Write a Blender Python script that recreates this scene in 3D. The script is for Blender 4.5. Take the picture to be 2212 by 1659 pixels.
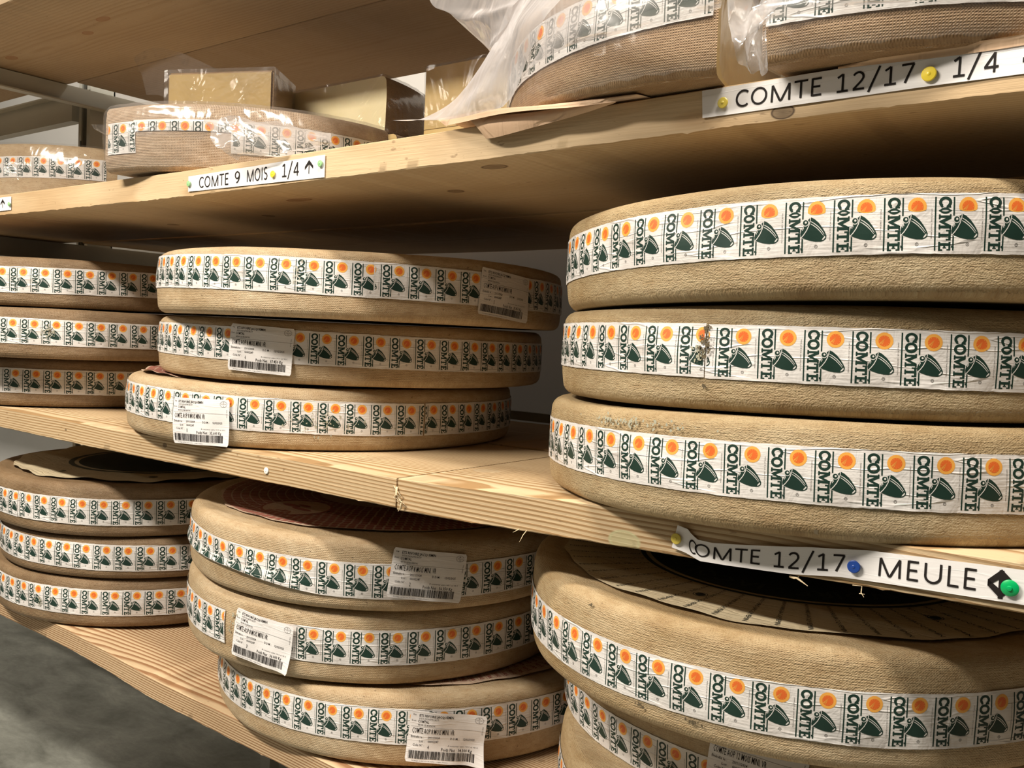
import bpy, bmesh, math, random
import numpy as np
from mathutils import Vector, Matrix, Quaternion

for o in list(bpy.data.objects):
    bpy.data.objects.remove(o, do_unlink=True)
C = bpy.context.scene.collection
random.seed(7)
PI = math.pi
H = 1.20            # camera height above the floor; X runs along the rack, Y into it

# ------------------------------------------------------------------ camera
F_PX, PITCH, ROLL, YAW = 1938.4, 0.053943, -0.045122, math.radians(37)


def cam_axes():
    cp, sp = math.cos(PITCH), math.sin(PITCH)
    f = np.array([0, cp, -sp]); r = np.array([1.0, 0, 0]); d = np.cross(f, r)
    c, s = math.cos(ROLL), math.sin(ROLL)
    rows = [c * r + s * d, -s * r + c * d, f]
    X = np.array([math.cos(YAW), -math.sin(YAW), 0]); Y = np.array([math.sin(YAW), math.cos(YAW), 0])
    return [np.array([v @ X, v @ Y, v[2]]) for v in rows]


RT, DN, FW = cam_axes()
cam_data = bpy.data.cameras.new('camera')
cam = bpy.data.objects.new('camera', cam_data)
C.objects.link(cam)
cam_data.sensor_width = 36
cam_data.lens = F_PX / 2212 * 36
cam_data.clip_start = 0.02
cam.matrix_world = Matrix(((RT[0], -DN[0], -FW[0], 0), (RT[1], -DN[1], -FW[1], 0), (RT[2], -DN[2], -FW[2], H), (0, 0, 0, 1)))
bpy.context.scene.camera = cam


def at(u, v, t):
    """the point of the photo pixel (u, v) at depth t from the aisle line"""
    r = RT * ((u - 1106) / F_PX) + DN * ((v - 829.5) / F_PX) + FW
    q = r * t / r[1]
    return (q[0], q[1], q[2] + H)


# ------------------------------------------------------------------ light
sc = bpy.context.scene
sc.view_settings.view_transform = 'Standard'
sc.view_settings.look = 'None'
sc.view_settings.gamma = 1
sc.view_settings.use_curve_mapping = False
sc.view_settings.exposure = 0.06
world = bpy.data.worlds.new('room_air'); sc.world = world
world.use_nodes = True
world.node_tree.nodes['Background'].inputs[0].default_value = (1.0, 0.86, 0.68, 1)
world.node_tree.nodes['Background'].inputs[1].default_value = 0.004


def area(name, loc, rot, size, power, col):
    d = bpy.data.lights.new(name, 'AREA'); d.shape = 'RECTANGLE'
    d.size, d.size_y = size; d.energy = power; d.color = col
    o = bpy.data.objects.new(name, d); o.location = loc; o.rotation_euler = rot; C.objects.link(o)
    return o


WARM = (1.0, 0.915, 0.79)
area('aisle_ceiling_lamp', (-1.55, -0.60, 2.62), (0, 0, 0), (1.2, 0.20), 116, WARM)
area('near_ceiling_lamp', (-0.12, 0.28, 2.62), (0, 0, 0), (0.9, 0.14), 42, WARM)
area('far_ceiling_lamp', (-3.3, -2.5, 2.62), (0, 0, 0), (1.8, 0.3), 34, WARM)
area('back_ceiling_lamp', (-2.2, 1.60, 2.62), (0, 0, 0), (3.4, 0.05), 30, WARM)

# ------------------------------------------------------------------ materials
def new_mat(name):
    m = bpy.data.materials.new(name); m.use_nodes = True
    nt = m.node_tree
    return m, nt, nt.nodes['Principled BSDF']


def nd(nt, kind, **kw):
    n = nt.nodes.new(kind)
    for k, v in kw.items():
        if k.startswith('i_'):
            n.inputs[k[2:].replace('_', ' ')].default_value = v
        else:
            setattr(n, k, v)
    return n


def lk(nt, a, b):
    nt.links.new(a, b)


def math_n(nt, op, a, b=None, clamp=False):
    n = nt.nodes.new('ShaderNodeMath'); n.operation = op; n.use_clamp = clamp
    for i, x in enumerate((a, b)):
        if x is None: continue
        if isinstance(x, (int, float)): n.inputs[i].default_value = x
        else: lk(nt, x, n.inputs[i])
    return n.outputs[0]


def vmap(nt, src, scale, loc=(0, 0, 0)):
    n = nt.nodes.new('ShaderNodeMapping'); n.inputs['Scale'].default_value = scale; n.inputs['Location'].default_value = loc
    lk(nt, src, n.inputs['Vector']); return n.outputs[0]


def noise(nt, vec, scale=1.0, detail=2.0, rough=0.5, dist=0.0):
    n = nt.nodes.new('ShaderNodeTexNoise'); n.inputs['Scale'].default_value = scale
    n.inputs['Detail'].default_value = detail; n.inputs['Roughness'].default_value = rough
    n.inputs['Distortion'].default_value = dist
    lk(nt, vec, n.inputs['Vector']); return n.outputs['Fac']


def ramp(nt, fac, stops):
    n = nt.nodes.new('ShaderNodeValToRGB'); e = n.color_ramp.elements
    while len(e) < len(stops): e.new(0.5)
    for el, (p, c) in zip(e, stops):
        el.position = p; el.color = (*c, 1) if len(c) == 3 else c
    lk(nt, fac, n.inputs['Fac']); return n.outputs['Color']


def mix(nt, fac, a, b, mode='MIX'):
    n = nt.nodes.new('ShaderNodeMix'); n.data_type = 'RGBA'; n.blend_type = mode
    for sock, x in ((n.inputs[0], fac), (n.inputs[6], a), (n.inputs[7], b)):
        if isinstance(x, (int, float)): sock.default_value = x
        elif isinstance(x, tuple): sock.default_value = (*x, 1)
        else: lk(nt, x, sock)
    return n.outputs[2]


def bump(nt, height, dist, bsdf, strength=1.0):
    n = nt.nodes.new('ShaderNodeBump'); n.inputs['Distance'].default_value = dist; n.inputs['Strength'].default_value = strength
    lk(nt, height, n.inputs['Height']); lk(nt, n.outputs[0], bsdf.inputs['Normal'])


def gray(v): return (v, v, v)


def plain(name, col, rough=0.5, spec=0.5, metal=0.0):
    m, nt, b = new_mat(name)
    b.inputs['Base Color'].default_value = (*col, 1); b.inputs['Roughness'].default_value = rough
    b.inputs['Specular IOR Level'].default_value = spec; b.inputs['Metallic'].default_value = metal
    return m


def wood(name, pith, light, dark, freq=230, contrast=0.6, knots=(), fuzz=0.010, stain=0.25):
    """pine: growth rings round a pith line that runs along X, plus knots"""
    light, dark = tuple(c * 0.80 for c in light), tuple(c * 0.80 for c in dark)
    m, nt, b = new_mat(name)
    co = nd(nt, 'ShaderNodeTexCoord').outputs['Object']
    sep = nd(nt, 'ShaderNodeSeparateXYZ'); lk(nt, co, sep.inputs[0])
    w1 = noise(nt, vmap(nt, co, (2.2, 5, 5)), 1, 3, 0.5)
    w2 = noise(nt, vmap(nt, co, (1.1, 9, 9), (3, 1, 2)), 1, 2, 0.5)
    dy = math_n(nt, 'SUBTRACT', sep.outputs['Y'], pith[0])
    dz = math_n(nt, 'SUBTRACT', sep.outputs['Z'], pith[1])
    r = math_n(nt, 'SQRT', math_n(nt, 'ADD', math_n(nt, 'MULTIPLY', dy, dy), math_n(nt, 'MULTIPLY', dz, dz)))
    r = math_n(nt, 'ADD', r, math_n(nt, 'MULTIPLY', w1, fuzz * 2.2))
    r = math_n(nt, 'ADD', r, math_n(nt, 'MULTIPLY', w2, fuzz * 1.5))
    ring = math_n(nt, 'FRACT', math_n(nt, 'MULTIPLY', r, freq))
    late = ramp(nt, ring, [(0.0, gray(0.0)), (0.42, gray(0.12)), (0.74, gray(0.9)), (0.92, gray(1.0)), (1.0, gray(0.0))])
    vary = noise(nt, vmap(nt, co, (1.5, 14, 14), (5, 5, 5)), 1, 2, 0.5)
    fac = math_n(nt, 'MULTIPLY', late, math_n(nt, 'MULTIPLY', vary, 2 * contrast), clamp=True)
    colr = mix(nt, fac, light, dark)
    fib = noise(nt, vmap(nt, co, (12, 420, 420)), 1, 3, 0.6)
    colr = mix(nt, 0.35, colr, ramp(nt, fib, [(0.3, gray(0.72)), (0.7, gray(1.0))]), 'MULTIPLY')
    pat = noise(nt, vmap(nt, co, (3, 8, 8), (9, 2, 1)), 1, 4, 0.6)
    colr = mix(nt, stain, colr, ramp(nt, pat, [(0.3, (0.62, 0.50, 0.36)), (0.62, (1, 1, 1))]), 'MULTIPLY')
    spk = noise(nt, vmap(nt, co, (60, 160, 160)), 1, 2, 0.5)
    colr = mix(nt, ramp(nt, spk, [(0.70, gray(0)), (0.75, gray(0.5))]), colr, (0.16, 0.09, 0.04))
    for kx, ky, kz, rx, ry, rz, kc in knots:
        mp = vmap(nt, co, (1 / rx, 1 / ry, 1 / rz), (-kx / rx, -ky / ry, -kz / rz))
        ln = nt.nodes.new('ShaderNodeVectorMath'); ln.operation = 'LENGTH'; lk(nt, mp, ln.inputs[0])
        kf = ramp(nt, ln.outputs['Value'], [(0.0, gray(0.75)), (0.72, gray(0.6)), (0.86, gray(1.0)), (1.0, gray(0.0))])
        colr = mix(nt, kf, colr, kc)
    lk(nt, colr, b.inputs['Base Color'])
    b.inputs['Roughness'].default_value = 0.62; b.inputs['Specular IOR Level'].default_value = 0.3
    hgt = math_n(nt, 'ADD', math_n(nt, 'MULTIPLY', fib, 0.7), math_n(nt, 'MULTIPLY', late, 0.3))
    bump(nt, hgt, 0.0006, b)
    return m


def rind(name, c_light, c_mid, c_dark, weave=0.5, rough_amp=0.6, spots=0.6, seed=0.0):
    c_light, c_mid, c_dark = (tuple(v * 0.80 for v in c) for c in (c_light, c_mid, c_dark))
    m, nt, b = new_mat(name)
    uv = nd(nt, 'ShaderNodeUVMap').outputs['UV']
    co = nd(nt, 'ShaderNodeTexCoord').outputs['Object']
    big = noise(nt, vmap(nt, co, (6, 6, 14), (seed, seed, seed)), 1, 4, 0.6)
    colr = ramp(nt, big, [(0.28, c_dark), (0.48, c_mid), (0.70, c_light)])
    med = noise(nt, vmap(nt, uv, (45, 90, 1), (seed, 0, 0)), 1, 4, 0.65)
    colr = mix(nt, 0.5, colr, ramp(nt, med, [(0.3, (0.68, 0.56, 0.42)), (0.6, gray(1.0))]), 'MULTIPLY')
    sp = noise(nt, vmap(nt, uv, (130, 200, 1), (seed * 2, 3, 0)), 1, 2, 0.5)
    colr = mix(nt, math_n(nt, 'MULTIPLY', ramp(nt, sp, [(0.68, gray(0)), (0.76, gray(1))]), spots), colr, (0.10, 0.055, 0.022))
    s2 = nd(nt, 'ShaderNodeSeparateXYZ'); lk(nt, uv, s2.inputs[0])
    wob = noise(nt, vmap(nt, uv, (25, 25, 1)), 1, 2, 0.5)
    uu = math_n(nt, 'ADD', math_n(nt, 'MULTIPLY', s2.outputs['X'], 2 * PI / 0.0026), math_n(nt, 'MULTIPLY', wob, 5))
    vv = math_n(nt, 'ADD', math_n(nt, 'MULTIPLY', s2.outputs['Y'], 2 * PI / 0.0024), math_n(nt, 'MULTIPLY', wob, 5))
    wv = math_n(nt, 'ADD', math_n(nt, 'MULTIPLY', math_n(nt, 'SINE', uu), math_n(nt, 'SINE', vv)), math_n(nt, 'MULTIPLY', math_n(nt, 'SINE', vv), 0.8))
    grn = noise(nt, vmap(nt, uv, (420, 780, 1)), 1, 3, 0.6)
    grn2 = noise(nt, vmap(nt, uv, (130, 380, 1), (4, 4, 0)), 1, 2, 0.6)
    hgt = math_n(nt, 'ADD', math_n(nt, 'MULTIPLY', wv, weave * 0.16), math_n(nt, 'MULTIPLY', grn, rough_amp))
    hgt = math_n(nt, 'ADD', hgt, math_n(nt, 'MULTIPLY', grn2, rough_amp * 0.9))
    # the crust colour follows its grain a little: high grain paler, low grain browner
    colr = mix(nt, 0.45, colr, ramp(nt, math_n(nt, 'ADD', math_n(nt, 'MULTIPLY', grn, 0.6), math_n(nt, 'MULTIPLY', grn2, 0.4)), [(0.34, (0.60, 0.47, 0.33)), (0.6, (1.06, 1.06, 1.02))]), 'MULTIPLY')
    lk(nt, colr, b.inputs['Base Color'])
    b.inputs['Roughness'].default_value = 0.52; b.inputs['Specular IOR Level'].default_value = 0.45
    bump(nt, hgt, 0.0013, b)
    return m


def paper(name, col, crease=0.5, rough=0.5, spec=0.4, dirt=0.25):
    col = tuple(v * 0.85 for v in col)
    m, nt, b = new_mat(name)
    uv = nd(nt, 'ShaderNodeUVMap').outputs['UV']
    a = noise(nt, vmap(nt, uv, (30, 520, 1)), 1, 3, 0.55)
    c = noise(nt, vmap(nt, uv, (60, 45, 1), (2, 2, 0)), 1, 3, 0.6, 0.6)
    d = noise(nt, vmap(nt, uv, (18, 25, 1), (7, 2, 0)), 1, 4, 0.65)
    colr = mix(nt, dirt, col, ramp(nt, d, [(0.34, (0.66, 0.57, 0.50)), (0.56, gray(1.0))]), 'MULTIPLY')
    lk(nt, colr, b.inputs['Base Color'])
    b.inputs['Roughness'].default_value = rough; b.inputs['Specular IOR Level'].default_value = spec
    rd = noise(nt, vmap(nt, uv, (7, 62, 1), (1, 6, 0)), 1, 2, 0.45)
    rdg = ramp(nt, rd, [(0.475, gray(0)), (0.50, gray(1)), (0.525, gray(0))])
    hh = math_n(nt, 'ADD', math_n(nt, 'MULTIPLY', a, 0.35), c)
    bump(nt, math_n(nt, 'ADD', hh, math_n(nt, 'MULTIPLY', rdg, 0.5)), 0.0012 * crease, b)
    return m


def film(name, density=0.16, milk=0.35, crink=0.004, scale=28):
    m, nt, b = new_mat(name)
    nt.nodes.remove(b)
    out = nt.nodes['Material Output']
    co = nd(nt, 'ShaderNodeTexCoord').outputs['Object']
    n1 = noise(nt, vmap(nt, co, (scale, scale, scale * 0.8)), 1, 3, 0.55, 1.2)
    vor = nt.nodes.new('ShaderNodeTexVoronoi'); vor.feature = 'DISTANCE_TO_EDGE'; vor.inputs['Scale'].default_value = scale * 0.45
    lk(nt, co, vor.inputs['Vector'])
    edge = ramp(nt, vor.outputs['Distance'], [(0.0, gray(1)), (0.06, gray(0))])
    bp = nt.nodes.new('ShaderNodeBump'); bp.inputs['Distance'].default_value = crink
    lk(nt, math_n(nt, 'ADD', n1, math_n(nt, 'MULTIPLY', edge, 0.12)), bp.inputs['Height'])
    gl = nd(nt, 'ShaderNodeBsdfGlossy'); gl.inputs['Roughness'].default_value = 0.13
    df = nd(nt, 'ShaderNodeBsdfDiffuse'); df.inputs['Color'].default_value = (0.86, 0.84, 0.86, 1)
    tl = nd(nt, 'ShaderNodeBsdfTranslucent'); tl.inputs['Color'].default_value = (0.86, 0.84, 0.86, 1)
    for s in (gl, df): lk(nt, bp.outputs[0], s.inputs['Normal'])
    dm = nd(nt, 'ShaderNodeMixShader'); dm.inputs[0].default_value = 0.5
    lk(nt, df.outputs[0], dm.inputs[1]); lk(nt, tl.outputs[0], dm.inputs[2])
    mm = nd(nt, 'ShaderNodeMixShader'); mm.inputs[0].default_value = milk
    lk(nt, gl.outputs[0], mm.inputs[1]); lk(nt, dm.outputs[0], mm.inputs[2])
    lw = nd(nt, 'ShaderNodeLayerWeight'); lw.inputs['Blend'].default_value = 0.35; lk(nt, bp.outputs[0], lw.inputs['Normal'])
    fac = math_n(nt, 'ADD', math_n(nt, 'MULTIPLY', lw.outputs['Facing'], density * 2.2), math_n(nt, 'ADD', math_n(nt, 'MULTIPLY', edge, 0.05), density * 0.55), clamp=True)
    tr = nd(nt, 'ShaderNodeBsdfTransparent'); tr.inputs['Color'].default_value = (0.97, 0.97, 0.97, 1)
    fm = nd(nt, 'ShaderNodeMixShader'); lk(nt, fac, fm.inputs[0]); lk(nt, tr.outputs[0], fm.inputs[1]); lk(nt, mm.outputs[0], fm.inputs[2])
    lk(nt, fm.outputs[0], out.inputs['Surface'])
    return m


RIND_M = rind('pale_rind', (0.66, 0.53, 0.36), (0.60, 0.46, 0.29), (0.48, 0.34, 0.19), 0.7, 0.55, 0.75, 1.0)
RIND_R = rind('golden_rind', (0.60, 0.48, 0.30), (0.52, 0.395, 0.225), (0.40, 0.275, 0.13), 0.35, 1.25, 0.5, 4.0)
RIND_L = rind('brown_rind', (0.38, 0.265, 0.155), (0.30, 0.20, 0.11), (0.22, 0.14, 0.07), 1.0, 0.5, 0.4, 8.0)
RIND_RL = rind('buff_rind', (0.66, 0.53, 0.35), (0.58, 0.44, 0.26), (0.42, 0.29, 0.14), 0.55, 0.9, 0.5, 12.0)
RIND_T = rind('woven_rind', (0.78, 0.62, 0.48), (0.68, 0.52, 0.38), (0.56, 0.41, 0.28), 2.4, 0.25, 0.25, 16.0)
RIND_Q = rind('orange_brown_rind', (0.52, 0.37, 0.23), (0.44, 0.29, 0.16), (0.34, 0.21, 0.10), 1.1, 0.6, 0.3, 20.0)
BAND = paper('casein_label_paper', (0.80, 0.77, 0.75), 0.9, 0.38, 0.5, 0.35)
INK = plain('dark_green_ink', (0.011, 0.033, 0.024), 0.45, 0.35)
INK2 = plain('grey_ink', (0.14, 0.13, 0.12), 0.6)
YEL = plain('amber_ink', (0.76, 0.36, 0.065), 0.45)
RED = plain('orange_red_ink', (0.67, 0.13, 0.022), 0.45)
WHITE = plain('bare_label_paper', (0.66, 0.645, 0.62), 0.4, 0.5)
STICK = paper('thermal_label_paper', (0.84, 0.81, 0.80), 0.35, 0.45, 0.4, 0.06)
BLK = plain('black_print', (0.016, 0.013, 0.012), 0.7, 0.15)
STRIP = paper('printed_paper_strip', (0.88, 0.86, 0.86), 0.12, 0.55, 0.3, 0.05)
KRAFT = paper('kraft_paper', (0.72, 0.50, 0.33), 1.5, 0.6, 0.3, 0.2)
CREAM = paper('cream_disc_paper', (0.66, 0.56, 0.38), 1.2, 0.6, 0.3, 0.4)
ROSE = paper('rose_disc_paper', (0.62, 0.46, 0.34), 1.2, 0.6, 0.3, 0.4)
REDP = plain('brick_red_print', (0.27, 0.085, 0.06), 0.7)
DKGR = plain('black_green_print', (0.020, 0.024, 0.020), 0.7)
GRTX = plain('dim_print', (0.06, 0.065, 0.05), 0.7)
STEEL = None


def paste_mat(name, ca, cb):
    ca, cb = tuple(v * 0.8 for v in ca), tuple(v * 0.8 for v in cb)
    m, nt, b = new_mat(name)
    co = nd(nt, 'ShaderNodeTexCoord').outputs['Object']
    n = noise(nt, vmap(nt, co, (14, 14, 14)), 1, 3, 0.5)
    lk(nt, ramp(nt, n, [(0.3, ca), (0.7, cb)]), b.inputs['Base Color'])
    b.inputs['Roughness'].default_value = 0.35
    b.inputs['Subsurface Weight'].default_value = 0.1; b.inputs['Subsurface Radius'].default_value = (0.01, 0.006, 0.003)
    bump(nt, noise(nt, vmap(nt, co, (90, 90, 90)), 1, 2, 0.5), 0.0005, b)
    return m


PASTE = paste_mat('cheese_paste', (0.62, 0.43, 0.16), (0.72, 0.53, 0.24))
PASTE_M = paste_mat('shaded_mustard_paste', (0.44, 0.29, 0.09), (0.52, 0.35, 0.12))  # mustard paste darkened: the block's shade is put into its colour
PASTE_P = paste_mat('pale_cheese_paste', (0.92, 0.78, 0.46), (0.98, 0.86, 0.55))  # pale paste, brightened in its colour for light that misses the rear quarter
FILM = film('clear_plastic_film', 0.12, 0.25, 0.0060, 9)
FILM_M = film('milky_plastic_film', 0.42, 0.55, 0.009, 7)


def steel_mat(name, col):
    m, nt, b = new_mat(name)
    co = nd(nt, 'ShaderNodeTexCoord').outputs['Object']
    n = noise(nt, vmap(nt, co, (3, 3, 3)), 1, 3, 0.5)
    lk(nt, ramp(nt, n, [(0.3, tuple(c * 0.88 for c in col)), (0.7, col)]), b.inputs['Base Color'])
    b.inputs['Roughness'].default_value = 0.42
    return m


STEEL = steel_mat('grey_enamelled_steel', (0.42, 0.42, 0.38))


def wall_mat(name, col):
    m, nt, b = new_mat(name)
    co = nd(nt, 'ShaderNodeTexCoord').outputs['Object']
    n = noise(nt, vmap(nt, co, (1.5, 1.5, 1.5)), 1, 4, 0.6)
    lk(nt, ramp(nt, n, [(0.3, tuple(c * 0.93 for c in col)), (0.7, col)]), b.inputs['Base Color'])
    b.inputs['Roughness'].default_value = 0.6
    return m


def floor_mat():
    m, nt, b = new_mat('worn_concrete')
    co = nd(nt, 'ShaderNodeTexCoord').outputs['Object']
    n = noise(nt, vmap(nt, co, (5, 9, 1)), 1, 6, 0.65, 0.5)
    n2 = noise(nt, vmap(nt, co, (50, 90, 1)), 1, 3, 0.6)
    c = ramp(nt, n, [(0.30, (0.15, 0.153, 0.13)), (0.55, (0.29, 0.295, 0.26)), (0.75, (0.42, 0.42, 0.37))])
    c = mix(nt, 0.4, c, ramp(nt, n2, [(0.35, gray(0.7)), (0.65, gray(1))]), 'MULTIPLY')
    lk(nt, c, b.inputs['Base Color']); b.inputs['Roughness'].default_value = 0.5
    bump(nt, n2, 0.001, b)
    return m


# ------------------------------------------------------------------ mesh helpers
class MB:
    def __init__(s):
        s.v = []; s.f = []; s.m = []; s.uv = []; s.n = 0

    def add(s, verts, faces, mat=0, uvs=None):
        """uvs: one (u, v) per vertex"""
        base = s.n
        verts = [tuple(p) for p in verts]
        s.v += verts; s.n += len(verts)
        for f in faces:
            s.f.append(tuple(base + i for i in f)); s.m.append(mat)
            s.uv += [(uvs[i] if uvs is not None else (verts[i][0], verts[i][1])) for i in f]

    def box(s, x0, x1, y0, y1, z0, z1, mat=0):
        v = [(x, y, z) for x in (x0, x1) for y in (y0, y1) for z in (z0, z1)]
        s.add(v, [(0, 1, 3, 2), (4, 6, 7, 5), (0, 4, 5, 1), (2, 3, 7, 6), (0, 2, 6, 4), (1, 5, 7, 3)], mat)

    def grid(s, P, mat=0, uvs=None, close=False):
        """P: rows of points"""
        r, c = len(P), len(P[0])
        v = [p for row in P for p in row]
        u = [q for row in uvs for q in row] if uvs is not None else None
        f = []
        for i in range(r - 1):
            for j in range(c - (0 if close else 1)):
                k = (j + 1) % c
                f.append((i * c + j, i * c + k, (i + 1) * c + k, (i + 1) * c + j))
        s.add(v, f, mat, u)

    def build(s, name, mats, parent=None, smooth=True, loc=None, sharp=None):
        me = bpy.data.meshes.new(name)
        me.from_pydata(s.v, [], s.f)
        ul = me.uv_layers.new(name='UVMap')
        ul.data.foreach_set('uv', np.array(s.uv, dtype=np.float32).ravel())
        for m in (mats if isinstance(mats, (list, tuple)) else [mats]): me.materials.append(m)
        me.polygons.foreach_set('material_index', s.m)
        me.polygons.foreach_set('use_smooth', [smooth] * len(s.f))
        if sharp is not None and smooth: me.set_sharp_from_angle(angle=sharp)
        me.update()
        o = bpy.data.objects.new(name, me); C.objects.link(o)
        if parent: o.parent = parent
        if loc: o.location = loc
        return o


def tag(o, label=None, cat=None, group=None, kind=None):
    for k, v in (('label', label), ('category', cat), ('group', group), ('kind', kind)):
        if v: o[k] = v
    return o


def empty(name, loc, label, cat, group=None, quat=None):
    o = bpy.data.objects.new(name, None); C.objects.link(o); o.location = loc
    o.empty_display_size = 0.05
    if quat: o.rotation_mode = 'QUATERNION'; o.rotation_quaternion = quat
    return tag(o, label, cat, group)


def struct(o): o['kind'] = 'structure'; return o


# text -> flat triangles, in em units with the cap height scaled to 1
_tc = {}


def text_tris(s, bold=0.0, res=2):
    key = (s, bold, res)
    if key in _tc: return _tc[key]
    cu = bpy.data.curves.new('t', 'FONT'); cu.body = s; cu.resolution_u = res; cu.offset = bold; cu.size = 1
    ob = bpy.data.objects.new('t', cu); C.objects.link(ob)
    dg = bpy.context.evaluated_depsgraph_get(); dg.update()
    me = ob.evaluated_get(dg).to_mesh()
    me.calc_loop_triangles()
    V = np.array([(v.co.x, v.co.y) for v in me.vertices]) if len(me.vertices) else np.zeros((0, 2))
    T = [tuple(t.vertices) for t in me.loop_triangles]
    ob.evaluated_get(dg).to_mesh_clear()
    bpy.data.objects.remove(ob, do_unlink=True); bpy.data.curves.remove(cu)
    V[:, 0] -= V[:, 0].min(); V[:, 0] /= V[:, 0].max()
    _tc[key] = (V, T)
    return _tc[key]


CAP = 0.729   # cap height of the built-in face at size 1; set from a real letter below
_v, _t = text_tris('H'); CAP = _v[:, 1].max()


def text_in(s, x0, x1, y_base, cap, bold=0.0, res=2):
    """string fitted between x0 and x1 with its baseline at y_base; returns verts2d, tris"""
    V, T = text_tris(s, bold, res)
    W = V.copy(); W[:, 0] = x0 + W[:, 0] * (x1 - x0); W[:, 1] = y_base + W[:, 1] / CAP * cap
    return W, T


# ------------------------------------------------------------------ the COMTE label tile (millimetres)
TW, TH = 39.26, 49.6          # pitch and height of one printed tile
PX = TW / 665.0               # zoomed photo pixels to millimetres


def ellipse(cx, cy, rx, ry, n=32, a0=0, a1=2 * PI, close=True):
    m = n if close else n + 1
    return [(cx + rx * math.cos(a0 + (a1 - a0) * i / n), cy + ry * math.sin(a0 + (a1 - a0) * i / n)) for i in range(m)]


def ribbon(pts, w):
    """thick polyline as quads"""
    q = []
    P = np.array(pts, float)
    d = np.gradient(P, axis=0); d /= np.linalg.norm(d, axis=1)[:, None] + 1e-9
    nrm = np.stack([-d[:, 1], d[:, 0]], 1)
    ww = np.array(w if hasattr(w, '__len__') else [w] * len(P))[:, None] / 2
    A = P + nrm * ww; B = P - nrm * ww
    return [[tuple(A[i]), tuple(A[i + 1]), tuple(B[i + 1]), tuple(B[i])] for i in range(len(P) - 1)]


def ring_polys(cx, cy, r0x, r0y, r1x, r1y, a0, a1, n):
    out = []
    for i in range(n):
        a = a0 + (a1 - a0) * i / n; b = a0 + (a1 - a0) * (i + 1) / n
        out.append([(cx + r0x * math.cos(a), cy + r0y * math.sin(a)), (cx + r1x * math.cos(a), cy + r1y * math.sin(a)),
                    (cx + r1x * math.cos(b), cy + r1y * math.sin(b)), (cx + r0x * math.cos(b), cy + r0y * math.sin(b))])
    return out


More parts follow.
